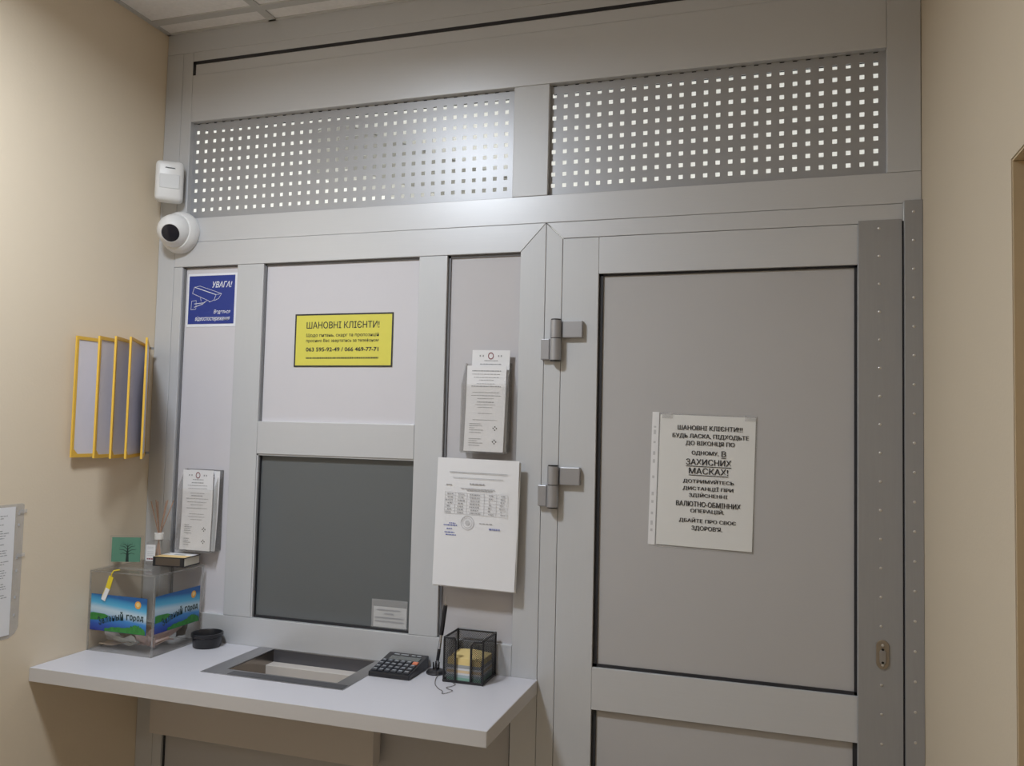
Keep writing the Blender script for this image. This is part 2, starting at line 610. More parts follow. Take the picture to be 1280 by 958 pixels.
def vbar(name, parent, x0, x1, z0, z1, m=None, y0=0.0, y1=FD):
    return bpart(name, m or M_FRAME_V, parent, x0, x1, y0, y1, z0, z1, bevel=BV)


vbar('corner_post', wf, 0.001, 0.0555, 0.0, 2.640, y1=0.030)
vbar('top_rail', wf, 0.001, W - 0.001, 2.6405, CEIL - 0.004, M_FRAME_H)
vbar('upper_stile', wf, 0.0565, 0.0895, 2.166, 2.640, y1=0.020)
vbar('upper_rail', wf, 0.09, 1.880, 2.4405, 2.574, M_FRAME_H)
vbar('upper_mullion', wf, 1.0415, 1.1305, 2.166, 2.440, y1=0.0155)
vbar('upper_stile', wf, 1.8805, W - 0.001, 2.166, 2.640)
vbar('middle_rail', wf, 0.0565, W - 0.001, 2.0985, 2.1655, M_FRAME_H)
bpart('top_panel', M_FRAME_H, wf, 0.0975, 1.880, 0.0015, 0.03, 2.5745, 2.606)


def top_gasket(b):
    box(b, 0.090, 1.88, 0.0, 0.02, 2.6045, 2.6135)
    box(b, 0.090, 0.0985, 0.0, 0.02, 2.574, 2.6135)


part('top_gasket', M_GASKET, wf, top_gasket)
bpart('top_filler', M_FRAME_H, wf, 0.090, 1.88, 0.0008, 0.03, 2.6137, 2.640)


def perforated(b, x0, x1, z0, z1, hx, hz, p, s, y0, t):
    """one steel sheet with a grid of square punched holes: hx, hz = centre of one hole, p = pitch, s = hole side"""
    i0 = math.ceil((x0 + s * 0.6 - hx) / p)
    i1 = math.floor((x1 - s * 0.6 - hx) / p)
    j0 = math.ceil((z0 + s * 0.6 - hz) / p)
    j1 = math.floor((z1 - s * 0.6 - hz) / p)
    xs, zs = [x0], [z0]
    for i in range(i0, i1 + 1):
        xs += [hx + i * p - s / 2, hx + i * p + s / 2]
    for j in range(j0, j1 + 1):
        zs += [hz + j * p - s / 2, hz + j * p + s / 2]
    xs.append(x1); zs.append(z1)
    g = {}
    for k, y in enumerate((y0, y0 + t)):
        for i, x in enumerate(xs):
            for j, z in enumerate(zs):
                g[k, i, j] = b.verts.new((x, y, z))
    for i in range(len(xs) - 1):
        for j in range(len(zs) - 1):
            if i % 2 == 1 and j % 2 == 1:
                c = [(i, j), (i + 1, j), (i + 1, j + 1), (i, j + 1)]
                for a, d in zip(c, c[1:] + c[:1]):
                    b.faces.new((g[0, a[0], a[1]], g[0, d[0], d[1]], g[1, d[0], d[1]], g[1, a[0], a[1]]))
                continue
            for k in (0, 1):
                b.faces.new((g[k, i, j], g[k, i + 1, j], g[k, i + 1, j + 1], g[k, i, j + 1]))


for x0, x1, hx in ((0.090, 1.041, 0.104), (1.131, 1.880, 1.140)):
    pp_ = part('perforated_panel', M_PERF, wf, lambda b: perforated(b, x0 - 0.015, x1 + 0.015, 2.150, 2.455, hx, 2.1925, 0.0277, 0.0098, 0.016, 0.0015))
    part('glazing_bead', M_DARKHOLE, pp_, lambda b: [box(b, *q) for q in (
        (x0, x1, 0.019, 0.045, 2.428, 2.4405), (x0, x1, 0.019, 0.045, 2.1655, 2.172),
        (x0, x0 + 0.003, 0.0185, 0.0205, 2.172, 2.428), (x1 - 0.006, x1, 0.019, 0.045, 2.172, 2.428))])

# ------------------------------------------------------------------ service window unit, left of the door
win = structure(empty('window_1', (0, 0, 0)), 'cashier service window with grey panels in a silver frame', 'window')
part('head_rail', M_FRAME_H, win, lambda b: prism(b, [(0.057, 2.098), (1.130, 2.098), (1.067, 2.030), (0.057, 2.030)], -0.001, FD), bevel=BV)
part('mitred_stile', M_FRAME_V, win, lambda b: prism(b, [(1.130, 2.0975), (1.130, 0.0), (1.067, 0.0), (1.067, 2.0295)], -0.0005, FD), bevel=BV)
vbar('side_stile', win, 0.0565, 0.0845, 0.0, 2.0295)
vbar('mullion', win, 0.264, 0.3465, 1.0925, 2.0295)
vbar('mullion', win, 0.8005, 0.8765, 1.0925, 2.0295)
vbar('cross_rail', win, 0.347, 0.800, 1.521, 1.607, M_FRAME_H)
vbar('sill_rail', win, 0.085, 1.0665, 0.985, 1.092, M_FRAME_H)
bpart('infill_panel', M_PANEL_L, win, 0.080, 0.268, PY, PY + 0.02, 1.088, 2.034)
bpart('infill_panel', M_PANEL_L, win, 0.343, 0.804, PY, PY + 0.02, 1.603, 2.034)
bpart('infill_panel', M_PANEL, win, 0.872, 1.071, PY, PY + 0.02, 1.088, 2.034)
bpart('lower_panel', M_DOORPAN, win, 0.080, 1.071, PY, PY + 0.02, 0.10, 0.986)
vbar('bottom_rail', win, 0.085, 1.0665, 0.0, 0.098, M_FRAME_H)


def border_strips(b, x0, x1, z0, z1, w=0.004, y0=PY - 0.004, y1=PY + 0.001, sides='LTRB', wl=None):
    wl = wl or {}
    if 'L' in sides:
        box(b, x0, x0 + wl.get('L', w), y0, y1, z0, z1)
    if 'R' in sides:
        box(b, x1 - wl.get('R', w), x1, y0, y1, z0, z1)
    if 'T' in sides:
        box(b, x0, x1, y0, y1, z1 - wl.get('T', w), z1)
    if 'B' in sides:
        box(b, x0, x1, y0, y1, z0, z0 + wl.get('B', w))


M_BEAD = mat('grey_rubber_bead', (0.17, 0.17, 0.18), 0.6)
part('panel_gasket', M_BEAD, win, lambda b: border_strips(b, 0.0845, 0.264, 1.0925, 2.0295, 0.003, sides='LT', wl={'L': 0.006}))
part('panel_gasket', M_BEAD, win, lambda b: border_strips(b, 0.3465, 0.8005, 1.607, 2.0295, 0.003, sides='LTR', wl={'L': 0.005, 'T': 0.005, 'R': 0.002}))
part('panel_gasket', M_BEAD, win, lambda b: border_strips(b, 0.8765, 1.067, 1.0925, 2.0295, 0.003, sides='LTR', wl={'L': 0.007, 'T': 0.006, 'R': 0.002}))
part('panel_gasket', M_GASKET, win, lambda b: border_strips(b, 0.085, 1.067, 0.098, 0.985, 0.004, sides='LR'))
bpart('glass_pane', M_GLASS, win, 0.343, 0.804, 0.016, 0.022, 1.088, 1.525)
part('glass_gasket', M_GASKET, win, lambda b: border_strips(b, 0.3465, 0.8005, 1.0925, 1.521, 0.004, 0.010, 0.0165, wl={'L': 0.007, 'B': 0.0055, 'T': 0.0035, 'R': 0.003}))
part('inner_bead', M_FRAME_V, win, lambda b: border_strips(b, 0.3465, 0.8005, 1.0925, 1.521, 0.004, 0.003, 0.0105, sides='LT'))

# ------------------------------------------------------------------ door
dr = structure(empty('door_1', (1.130, 0, 0)), 'grey panelled door in a silver metal frame', 'door')
DX = 1.130


def dpart(name, material, parent, x0, x1, y0, y1, z0, z1, **kw):
    return bpart(name, material, parent, x0 - DX, x1 - DX, y0, y1, z0, z1, **kw)


part('frame_head', M_FRAME_H, dr, lambda b: prism(b, [(0.0008, 2.0978), (0.7822, 2.0978), (0.7822, 2.0585), (0.042, 2.0585)], 0.0, FD), bevel=BV)
part('frame_stile', M_FRAME_V, dr, lambda b: prism(b, [(0.0008, 2.0968), (0.0413, 2.0578), (0.0413, 0.0), (0.0008, 0.0)], 0.0, FD), bevel=BV)
leaf_parts = []
dpart('leaf_stile', M_FRAME_V, dr, 1.1722, 1.2595, 0.0003, FD, 0.008, 2.0575, bevel=BV)
dpart('leaf_rail', M_FRAME_H, dr, 1.2597, 1.8225, 0.0006, FD, 1.9705, 2.0575, bevel=0.0006)
dpart('leaf_rail', M_FRAME_H, dr, 1.2597, 1.8225, 0.0006, FD, 0.9675, 1.0620, bevel=0.0006)
dpart('leaf_rail', M_FRAME_H, dr, 1.2597, 1.8225, 0.0006, FD, 0.008, 0.11, bevel=0.0006)
dpart('leaf_stile', M_FRAME_V, dr, 1.8227, 1.9085, 0.0003, FD, 0.008, 2.0575, bevel=BV)
dpart('door_panel', M_DOORPAN, dr, 1.255, 1.827, PY, PY + 0.02, 1.058, 1.975)
dpart('door_panel', M_DOORPAN, dr, 1.255, 1.827, PY, PY + 0.02, 0.106, 0.972)
part('panel_gasket', M_GASKET, dr, lambda b: border_strips(b, 0.1295, 0.6927, 1.0620, 1.9705, 0.006, wl={'L': 0.010, 'T': 0.005, 'R': 0.006, 'B': 0.007}))
part('panel_gasket', M_GASKET, dr, lambda b: border_strips(b, 0.1295, 0.6927, 0.11, 0.9675, 0.006, wl={'L': 0.010, 'T': 0.0025, 'R': 0.009, 'B': 0.006}))
st = dpart('edge_strip', M_STRIP, dr, 1.8232, 1.9090, -0.0035, 0.0, 0.01, 2.0640, bevel=0.0006)
jm = dpart('jamb_strip', M_STRIP, dr, 1.9125, W - 0.0005, -0.012, 0.0, 0.0, 2.1010, bevel=0.0006)
part('jamb_gap', M_GASKET, dr, lambda b: box(b, 1.9092 - DX, 1.9124 - DX, -0.0015, 0.004, 0.0, 2.06))


def rivet_mesh():
    b = bmesh.new()
    lathe(b, [(0.0030, 0.0), (0.0028, 0.0008), (0.0016, 0.0015), (0.0, 0.0017)], 12, Matrix.Rotation(math.pi / 2, 4, 'X'))
    return b


rv = finish(rivet_mesh(), 'rivet', M_RIVET, st, smooth=True)
rv.location = (1.8645 - DX, -0.0035, 2.046)
for k in range(1, 22):
    z = 2.046 - 0.0596 * k
    if abs(z - 1.155) < 0.045:
        continue
    c = rv.copy(); COL.objects.link(c); c.parent = st; c.location = (1.8645 - DX + 0.0002 * k, -0.0035, z)
for k in range(22):
    c = rv.copy(); COL.objects.link(c); c.parent = jm; c.location = (1.930 - DX, -0.012, 2.076 - 0.0605 * k)

lock = part('lock_plate', M_BRASS, dr, lambda b: prism(b, [(1.870 - DX + 0.0125 * math.cos(a) , 1.155 + (0.017 if math.sin(a) > 0 else -0.017) + 0.0125 * math.sin(a))
            for a in [2 * math.pi * (k + 0.5) / 24 for k in range(24)]], -0.0065, -0.0035), bevel=0.001)
part('key_cylinder', M_STEEL, lock, lambda b: prism(b, [(1.870 - DX + 0.0062 * math.cos(a), 1.153 + (0.006 if math.sin(a) > 0 else -0.012) + 0.0062 * math.sin(a))
            for a in [2 * math.pi * (k + 0.5) / 20 for k in range(20)]], -0.0085, -0.006), bevel=0.0006)
for z in (1.1655, 1.139):
    part('keyhole', M_DARKHOLE, lock, lambda b: disc(b, 1.870 - DX, z, 0.0027, 0.0024, -0.0088))
for z in (1.1735, 1.1335):
    c = rv.copy(); COL.objects.link(c); c.parent = lock; c.location = (1.870 - DX, -0.0065, z)

for zt, zm, zb in ((1.860, 1.8175, 1.766), (1.517, 1.4735, 1.4225)):
    hz = zm
    hg = part('hinge', M_HINGE, dr, lambda b: (box(b, 1.178 - DX, 1.226 - DX, -0.014, 0.0, zm + 0.001, zt - 0.001)), bevel=0.002)
    kx, ky = 1.1625 - DX, -0.014
    part('knuckle', M_HINGE, hg, lambda b: tube(b, [(kx, ky, zm + 0.0012), (kx, ky, zt)], 0.0135, 24), smooth=True)
    part('knuckle', M_HINGE, hg, lambda b: tube(b, [(kx, ky, zb), (kx, ky, zm - 0.0008)], 0.0135, 24), smooth=True)
    part('knuckle_cap', M_BLACK, hg, lambda b: (tube(b, [(kx, ky, zt), (kx, ky, zt + 0.003)], 0.012, 24), tube(b, [(kx, ky, zb - 0.003), (kx, ky, zb)], 0.012, 24),
                                               tube(b, [(kx, ky, zm - 0.0008), (kx, ky, zm + 0.0012)], 0.012, 24)), smooth=True)
    part('frame_leaf', M_HINGE, hg, lambda b: box(b, 1.126 - DX, 1.1475 - DX, -0.014, 0.0, zb + 0.001, zm - 0.001), bevel=0.002)

# ------------------------------------------------------------------ counter with its deal tray
CT = 1.020
counter = thing('counter', 'white laminate counter shelf with a sunken steel cash tray under the window', 'counter', (0, 0, CT))
TX0, TX1, TY = 0.383, 0.755, -0.238


def ctop(b):
    for x0, x1, y0, y1 in ((0.001, TX0 + 0.004, -0.355, -0.0012), (TX1 - 0.004, 1.130, -0.355, -0.0012), (TX0 + 0.004, TX1 - 0.004, -0.355, TY + 0.004)):
        box(b, x0, x1, y0, y1, -0.031, 0.0)


part('countertop', M_TOP, counter, ctop)
part('edge_band', M_EDGE, counter, lambda b: (box(b, 0.001, 1.1305, -0.3565, -0.355, -0.031, -0.0004), box(b, 1.130, 1.1315, -0.3565, -0.0012, -0.031, -0.0004)))
bpart('under_panel', M_APRON, counter, 0.078, 0.735, -0.040, -0.0012, -0.245, -0.031, bevel=0.001)
IX0, IX1, IY0, IY1 = 0.427, 0.718, -0.198, -0.006
tray = part('deal_tray', M_STEEL, counter, lambda b: [box(b, *q) for q in (
    (TX0, IX0, TY, -0.0012, -0.002, 0.0012), (IX1, TX1, TY, -0.0012, -0.002, 0.0012), (IX0, IX1, TY, IY0, -0.002, 0.0012), (IX0, IX1, IY1, -0.0012, -0.002, 0.0012))])


def basin(b):
    prof = []
    for k in range(15):
        a = math.pi * 0.93 * k / 14
        prof.append((IY0 + (IY1 - IY0) * 0.5 * (1 - math.cos(a)) / (0.5 * (1 - math.cos(math.pi * 0.93))), -0.001 - 0.058 * math.sin(a) ** 0.75 - (0.029 * (k / 14) ** 4 if k else 0)))
    prof[-1] = (IY1, prof[-1][1])
    n = 10
    rows = [[b.verts.new((IX0 + (IX1 - IX0) * i / n, y, z)) for y, z in prof] for i in range(n + 1)]
    for r, s in zip(rows, rows[1:]):
        for k in range(len(prof) - 1):
            b.faces.new((r[k], r[k + 1], s[k + 1], s[k]))
    for r in (rows[0], rows[-1]):
        b.faces.new(r + [b.verts.new((r[0].co.x, IY1, -0.001))])


bpart('pass_slot', M_SLOT, tray, IX0, IX1, IY1 - 0.0004, IY1 + 0.0005, -0.045, -0.001)  # dark plate stands in for the shade inside the open slot
part('basin', M_BASIN, tray, basin, smooth=True)
bpart('front_lip', M_SLOT, tray, 0.452, 0.750, -0.232, -0.206, 0.001, 0.0018)

# ------------------------------------------------------------------ signs and papers on the partition
rng = random.Random(7)
yp = PY
# yellow notice
ys = thing('notice_plate', 'yellow black-bordered notice plate above the service window', 'notice', (0.586, PY, 1.752))
ys.rotation_euler = (0, math.radians(0.0), 0)
hw_, hh_ = 0.143, 0.140
YB = bpart('plate', M_YSIGN, ys, -hw_, hw_, -0.0012, 0.0, 0.0, hh_)
part('border', M_INK, ys, lambda b: [box(b, *q) for q in ((-hw_, hw_, -0.0016, -0.0010, hh_ - 0.004, hh_), (-hw_, hw_, -0.0016, -0.0010, 0, 0.004),
                                                         (-hw_, -hw_ + 0.004, -0.0016, -0.001, 0.004, hh_ - 0.004), (hw_ - 0.004, hw_, -0.0016, -0.001, 0.004, hh_ - 0.004))])


def ylet(b):
    text(b, 'ШАНОВНІ КЛІЄНТИ!', -0.108, 0.104, 0.101, 0.119, -0.0017, bold=0.008)
    text(b, 'Щодо питань, скарг та пропозицій', -0.108, 0.103, 0.077, 0.0885, -0.0017, bold=0.006)
    text(b, 'просимо Вас звертатись за телефоном', -0.108, 0.103, 0.063, 0.0735, -0.0017, bold=0.006)
    text(b, '063 595-92-49 / 066 469-77-71', -0.108, 0.103, 0.0405, 0.0515, -0.0017, bold=0.022)
    dashes(b, -0.107, 0.103, 0.0235, 0.0042, -0.0013, random.Random(3), 0.0012, 0.0035, 0.0013)


part('lettering', M_INK, ys, ylet)

# blue camera sticker
bs = thing('camera_sticker', 'blue and white square video surveillance sticker below the dome camera', 'sticker', (0.175, PY, 1.863))
bpart('backing', M_WHITEINK, bs, -0.079, 0.082, -0.0008, 0.0, 0.0, 0.148)
bpart('blue_field', M_BLUE, bs, -0.074, 0.075, -0.0012, -0.0006, 0.008, 0.142)


def blet(b):
    y = -0.0014
    text(b, 'УВАГА!', 0.002, 0.066, 0.108, 0.125, y, bold=0.015, shear=0.25)
    text(b, 'Ведеться', 0.010, 0.064, 0.034, 0.047, y, bold=0.012, shear=0.25)
    text(b, 'відеоспостереження', -0.050, 0.063, 0.014, 0.030, y, bold=0.010, shear=0.25)
    P = lambda u, v: (-0.074 + u * 0.149, 0.008 + v * 0.134)
    for a, c, w in (((.12, .77), (.60, .60), .0018), ((.12, .77), (.08, .64), .001), ((.08, .64), (.46, .47), .001), ((.60, .60), (.56, .49), .0012),
                    ((.56, .49), (.46, .45), .001), ((.46, .47), (.46, .45), .001), ((.60, .60), (.72, .62), .001), ((.72, .62), (.66, .52), .001), ((.66, .52), (.57, .48), .001),
                    ((.12, .77), (.24, .79), .0009), ((.24, .79), (.72, .62), .0009), ((.26, .55), (.28, .47), .001), ((.40, .48), (.34, .43), .001),
                    ((.07, .48), (.17, .49), .001), ((.07, .48), (.06, .30), .001), ((.06, .30), (.17, .31), .001), ((.17, .31), (.17, .49), .0008),
                    ((.13, .42), (.36, .44), .0016), ((.13, .35), (.33, .42), .0016), ((.36, .46), (.30, .40), .0014)):
        line(b, P(*a), P(*c), w, y)


part('lettering', M_WHITEINK, bs, blet)

# door notice (slightly turned)
dn = thing('door_notice', 'white paper mask notice in a punched plastic pocket taped to the grey door', 'notice', (1.507, PY, 1.494))
dn.rotation_euler = (0, math.radians(1.3), 0)
fy = lambda u, v: -0.0022 - 0.004 * max(0, (0.25 - v)) * u * 4 * 0.25
bm = bmesh.new(); sheet(bm, -0.1035, 0.1055, -0.147, 0.147, fy, 0.0006, 6, 10)
pap = finish(bm, 'paper', M_PAPER2, dn, smooth=True)
bpart('pocket', M_POCKET, dn, -0.108, 0.109, -0.0012, -0.0002, -0.152, 0.150)


def strip(b):
    box(b, -0.122, -0.1065, -0.0016, -0.0006, -0.149, 0.152)


sp_ = part('punched_margin', M_PAPER, dn, strip)
for z, w in ((0.118, .002), (0.106, .005), (0.083, .002), (0.058, .004), (0.040, .004), (0.004, .003), (-0.034, .004), (-0.052, .003), (-0.078, .003), (-0.10, .005), (-0.116, .003)):
    bpart('punched_hole', M_FAINT, sp_, -0.1175, -0.1125, -0.0019, -0.0016, z - w, z + w)


def dlet(b):
    yf = lambda x, z: -0.0033
    L = [('ШАНОВНІ КЛІЄНТИ!!!', -0.064, 0.078, 0.114, 0.0105), ('БУДЬ ЛАСКА, ПІДХОДЬТЕ', -0.075, 0.092, 0.0945, 0.0115), ('ДО ВІКОНЦЯ ПО', -0.045, 0.062, 0.0785, 0.0115),
         ('ОДНОМУ,', -0.031, 0.028, 0.0575, 0.0105), ('В', 0.034, 0.044, 0.0575, 0.0125), ('ЗАХИСНИХ', -0.043, 0.056, 0.0365, 0.0135), ('МАСКАХ!', -0.036, 0.050, 0.0165, 0.0135),
         ('ДОТРИМУЙТЕСЬ', -0.048, 0.063, -0.0055, 0.0115), ('ДИСТАНЦІЇ ПРИ', -0.048, 0.062, -0.0215, 0.0115), ('ЗДІЙСНЕННІ', -0.034, 0.050, -0.0365, 0.0115),
         ('ВАЛЮТНО-ОБМІННИХ', -0.062, 0.079, -0.0565, 0.0115), ('ОПЕРАЦІЙ.', -0.030, 0.044, -0.0715, 0.0120), ('ДБАЙТЕ ПРО СВОЄ', -0.054, 0.070, -0.0935, 0.0120), ("ЗДОРОВ'Я.", -0.026, 0.041, -0.1105, 0.0115)]
    for s, a, c, z, h in L:
        text(b, s, a, c - 0.0007, z, z + h, 0, yf=yf)
        text(b, s, a + 0.0007, c, z, z + h, 0, yf=lambda x, z: -0.0034)
    for a, c, z in ((0.034, 0.044, 0.0545), (-0.043, 0.056, 0.0335), (-0.036, 0.050, 0.0135)):
        box(b, a, c, -0.0035, -0.0031, z - 0.0007, z + 0.0007)


part('lettering', M_INK, dn, dlet)
for xa in (-0.10, 0.082):
    bpart('tape', M_POCKET, dn, xa, xa + 0.024, -0.0036, -0.0032, 0.139, 0.151)

# table sheet in a pocket, right of the service window
ts = thing('price_sheet', 'white printed A4 sheet with a small table and round stamp beside the window', 'sheet', (0.979, -0.026, 1.376))
ts.rotation_euler = (0, math.radians(0.9), 0)
tf = lambda u, v: -0.004 + 0.012 * (max(0, u - 0.55) ** 2) * (1 if v > 0.1 else 0.6) * 3 * (0.5 - abs(v - 0.5)) + 0.003 * (v - 0.5)
bm = bmesh.new(); sheet(bm, -0.103, 0.103, -0.152, 0.152, tf, 0.0008, 14, 14)
finish(bm, 'paper', M_PAPER, ts, smooth=True)
bm = bmesh.new(); sheet(bm, -0.105, 0.105, -0.155, 0.148, lambda u, v: 0.0 + 0.004 * (v - 0.5), 0.004, 2, 4)
finish(bm, 'backing_sheets', M_PAPER2, ts)
bpart('pocket_mount', M_ACRYL, ts, -0.06, 0.06, 0.006, 0.0255, -0.11, 0.11, bevel=0.002)
ty = lambda x, z: -0.0050 + min(0, tf((x + 0.103) / 0.206, (z + 0.152) / 0.304) + 0.004)


def tgrey(b):
    r = random.Random(11)
    dashes(b, -0.070, 0.075, 0.119, 0.0022, 0, r, 0.0015, 0.004, 0.0018, yf=ty)
    dashes(b, -0.060, 0.066, 0.106, 0.0018, 0, r, 0.0015, 0.003, 0.0024, yf=ty)
    dashes(b, -0.018, 0.020, 0.0925, 0.003, 0, r, 0.004, 0.008, 0.002, yf=ty)
    dashes(b, -0.078, -0.062, 0.0885, 0.002, 0, r, 0.004, 0.006, 0.001, yf=ty)
    dashes(b, -0.040, 0.045, 0.081, 0.0015, 0, r, 0.005, 0.01, 0.001, yf=ty)
    dashes(b, -0.025, 0.040, 0.077, 0.0015, 0, r, 0.005, 0.01, 0.001, yf=ty)
    for k in range(7):
        z = 0.067 - 0.0073 * k
        for x0, x1 in ((-0.078, -0.058), (-0.050, -0.028), (-0.018, 0.014), (0.028, 0.044), (0.058, 0.074)):
            dashes(b, x0 + r.uniform(0, .005), x1 - r.uniform(0, .008), z, 0.0019, 0, r, 0.002, 0.006, 0.0018, yf=ty)
    dashes(b, 0.010, 0.045, 0.0005, 0.0015, 0, r, 0.004, 0.008, 0.002, yf=ty)


part('printed_text', M_GREYINK, ts, tgrey)


def ttab(b):
    for k in range(8):
        z = 0.071 - 0.0073 * k
        box(b, -0.080, 0.078, ty(0, z) - 0.0002, ty(0, z), z - 0.0003, z + 0.0003)
    for x in (-0.080, -0.054, -0.024, 0.020, 0.050, 0.078):
        box(b, x - 0.0003, x + 0.0003, -0.0053, -0.005, 0.020, 0.071)
    ring(b, -0.020, 0.000, 0.017, 0.0016, -0.0052)
    ring(b, -0.020, 0.000, 0.012, 0.0010, -0.0052)
    disc(b, -0.020, 0.000, 0.006, 0.006, -0.0052)


part('table_and_stamp', M_FAINT, ts, ttab)


def tblue(b):
    r = random.Random(4)
    for z, x0, x1 in ((-0.003, -0.066, -0.050), (-0.008, -0.080, -0.045), (-0.0165, -0.072, -0.056), (-0.025, -0.077, -0.052), (-0.031, -0.074, -0.048)):
        dashes(b, x0, x1, z, 0.0022, 0, r, 0.002, 0.006, 0.0018, yf=lambda x, z: -0.0052)
    dashes(b, 0.035, 0.064, -0.0115, 0.0042, 0, r, 0.0012, 0.0022, 0.0018, yf=lambda x, z: -0.0052)


part('handwriting', M_BLUEINK, ts, tblue)


# leaflet holders
def leaflet(name, label, loc, w, h, lean, seed, header=True, tilt=0.0, group='leaflets in the clear wall holders'):
    t = thing(name, label, 'leaflet', loc, group=group)
    t.rotation_euler = (0, tilt, 0)
    f = lambda u, v: lean * v + 0.003 * math.sin(math.pi * v) * 0.6
    b = bmesh.new(); sheet(b, -w / 2, w / 2, 0, h, f, 0.0009, 5, 10)
    finish(b, 'paper', M_PAPER, t, smooth=True)
    yf = lambda x, z: f(0.5, z / h) - 0.0004
    b = bmesh.new()
    r = random.Random(seed)
    if header:
        z = h - 0.014
        for x in (-0.030, -0.022, 0.019, 0.026):
            box(b, x * w / 0.1, x * w / 0.1 + 0.003, yf(0, z) - 0.0003, yf(0, z), z - 0.002, z + 0.002)
        dashes(b, -0.016, 0.018, h - 0.0255, 0.0018, 0, r, 0.002, 0.005, 0.0015, yf=yf)
    z = h - (0.034 if header else 0.012)
    k = 0
    while z > 0.075:
        L = r.uniform(0.35, 0.75) * w / 2
        if r.random() > 0.12:
            dashes(b, -L, L, z, 0.0012 if k % 5 else 0.0022, 0, r, 0.002, 0.008, 0.0015, yf=yf)
        z -= r.uniform(0.006, 0.009)
        k += 1
    for z in (0.066, 0.061, 0.056, 0.051, 0.045, 0.030, 0.025, 0.020, 0.014):
        dashes(b, -w / 2 + 0.012, -w / 2 + 0.012 + r.uniform(0.012, 0.036), z, 0.0013, 0, r, 0.003, 0.009, 0.001, yf=yf)
    finish(b, 'printed_text', M_GREYINK, t)
    for z in (0.056, 0.024):
        b = bmesh.new()
        for dx, dz in ((0, 0.004), (-0.004, 0), (0.004, 0), (0, -0.004)):
            disc(b, w * 0.27 + dx, z + dz, 0.0017, 0.0017, yf(0, z) - 0.0002, 8)
        finish(b, 'cross_mark', M_INK, t)
    if header:
        b = bmesh.new()
        ring(b, 0, h - 0.014, 0.0085, 0.0022, yf(0, h - 0.014) - 0.0003, sx=0.85)
        finish(b, 'ring_emblem', M_REDINK, t)
    return t


def holder(label, loc, w, h):
    t = thing('leaflet_holder', label, 'leaflet holder', loc, group='clear wall leaflet holders')
    bpart('back_plate', M_ACRYL, t, -w / 2 - 0.008, w / 2 + 0.008, -0.003, 0.0, 0.0, h)
    bpart('front_plate', M_ACRYL, t, -w / 2 - 0.004, w / 2 + 0.004, -0.037, -0.0345, 0.0, h - 0.052)
    part('side_plate', M_ACRYLEDGE, t, lambda b: prism_yz(b, [(-0.037, 0), (0.0, 0), (0.0, h), (-0.010, h), (-0.037, h - 0.052)], w / 2 + 0.004, w / 2 + 0.0065))
    part('side_plate', M_ACRYLEDGE, t, lambda b: prism_yz(b, [(-0.037, 0), (0.0, 0), (0.0, h), (-0.010, h), (-0.037, h - 0.052)], -w / 2 - 0.0065, -w / 2 - 0.004))
    bpart('bottom_plate', M_ACRYLEDGE, t, -w / 2 - 0.004, w / 2 + 0.004, -0.037, -0.003, -0.003, 0.0)
    return t


def prism_yz(bm, pts, x0, x1):
    a = [bm.verts.new((x0, p[0], p[1])) for p in pts]
    b = [bm.verts.new((x1, p[0], p[1])) for p in pts]
    bm.faces.new(a); bm.faces.new(b[::-1])
    n = len(pts)
    for i in range(n):
        bm.faces.new((a[i], b[i], b[(i + 1) % n], a[(i + 1) % n]))


holder('clear acrylic leaflet holder on the narrow grey panel right of the window', (0.990, PY, 1.545), 0.104, 0.215)
leaflet('leaflet', 'white leaflet with a ring emblem standing tallest in the right-hand holder', (0.996, -0.0105, 1.5462), 0.096, 0.245, 0.004, 21, True, math.radians(0.9))
leaflet('leaflet', 'white leaflet standing lower, in front, in the right-hand holder', (0.990, -0.0205, 1.5462), 0.100, 0.206, 0.004, 22, False, math.radians(0.9))
holder('clear acrylic leaflet holder on the grey panel above the donation box', (0.180, PY, 1.258), 0.104, 0.215)
leaflet('leaflet', 'white leaflet with a dark red ring emblem in the left-hand holder above the box', (0.180, -0.0205, 1.2590), 0.096, 0.213, 0.004, 23, True, math.radians(-0.2))
leaflet('leaflet', 'plain white leaflet behind the ring-emblem leaflet in the left-hand holder', (0.190, -0.012, 1.2595), 0.096, 0.212, 0.004, 24, False, math.radians(1.0))

# small slip on the glass
sl = thing('name_slip', 'small white paper slip in a clear pocket at the lower corner of the glass', 'paper slip', (0.741, 0.0158, 1.098))
bpart('paper', M_PAPER2, sl, -0.044, 0.046, -0.0012, -0.0004, 0.002, 0.052)
bpart('pocket', M_POCKET, sl, -0.049, 0.049, -0.0022, -0.0013, 0.0, 0.070)


def slet(b):
    r = random.Random(5)
    for x0, x1, z, h in ((-0.033, 0.031, 0.0445, 0.004), (-0.015, 0.012, 0.0355, 0.005), (-0.038, 0.042, 0.0255, 0.005), (-0.038, 0.040, 0.0165, 0.0045)):
        dashes(b, x0, x1, z, h * 0.8, -0.0023, r, 0.0012, 0.0035, 0.0014)


part('printed_text', M_GREYINK, sl, slet)

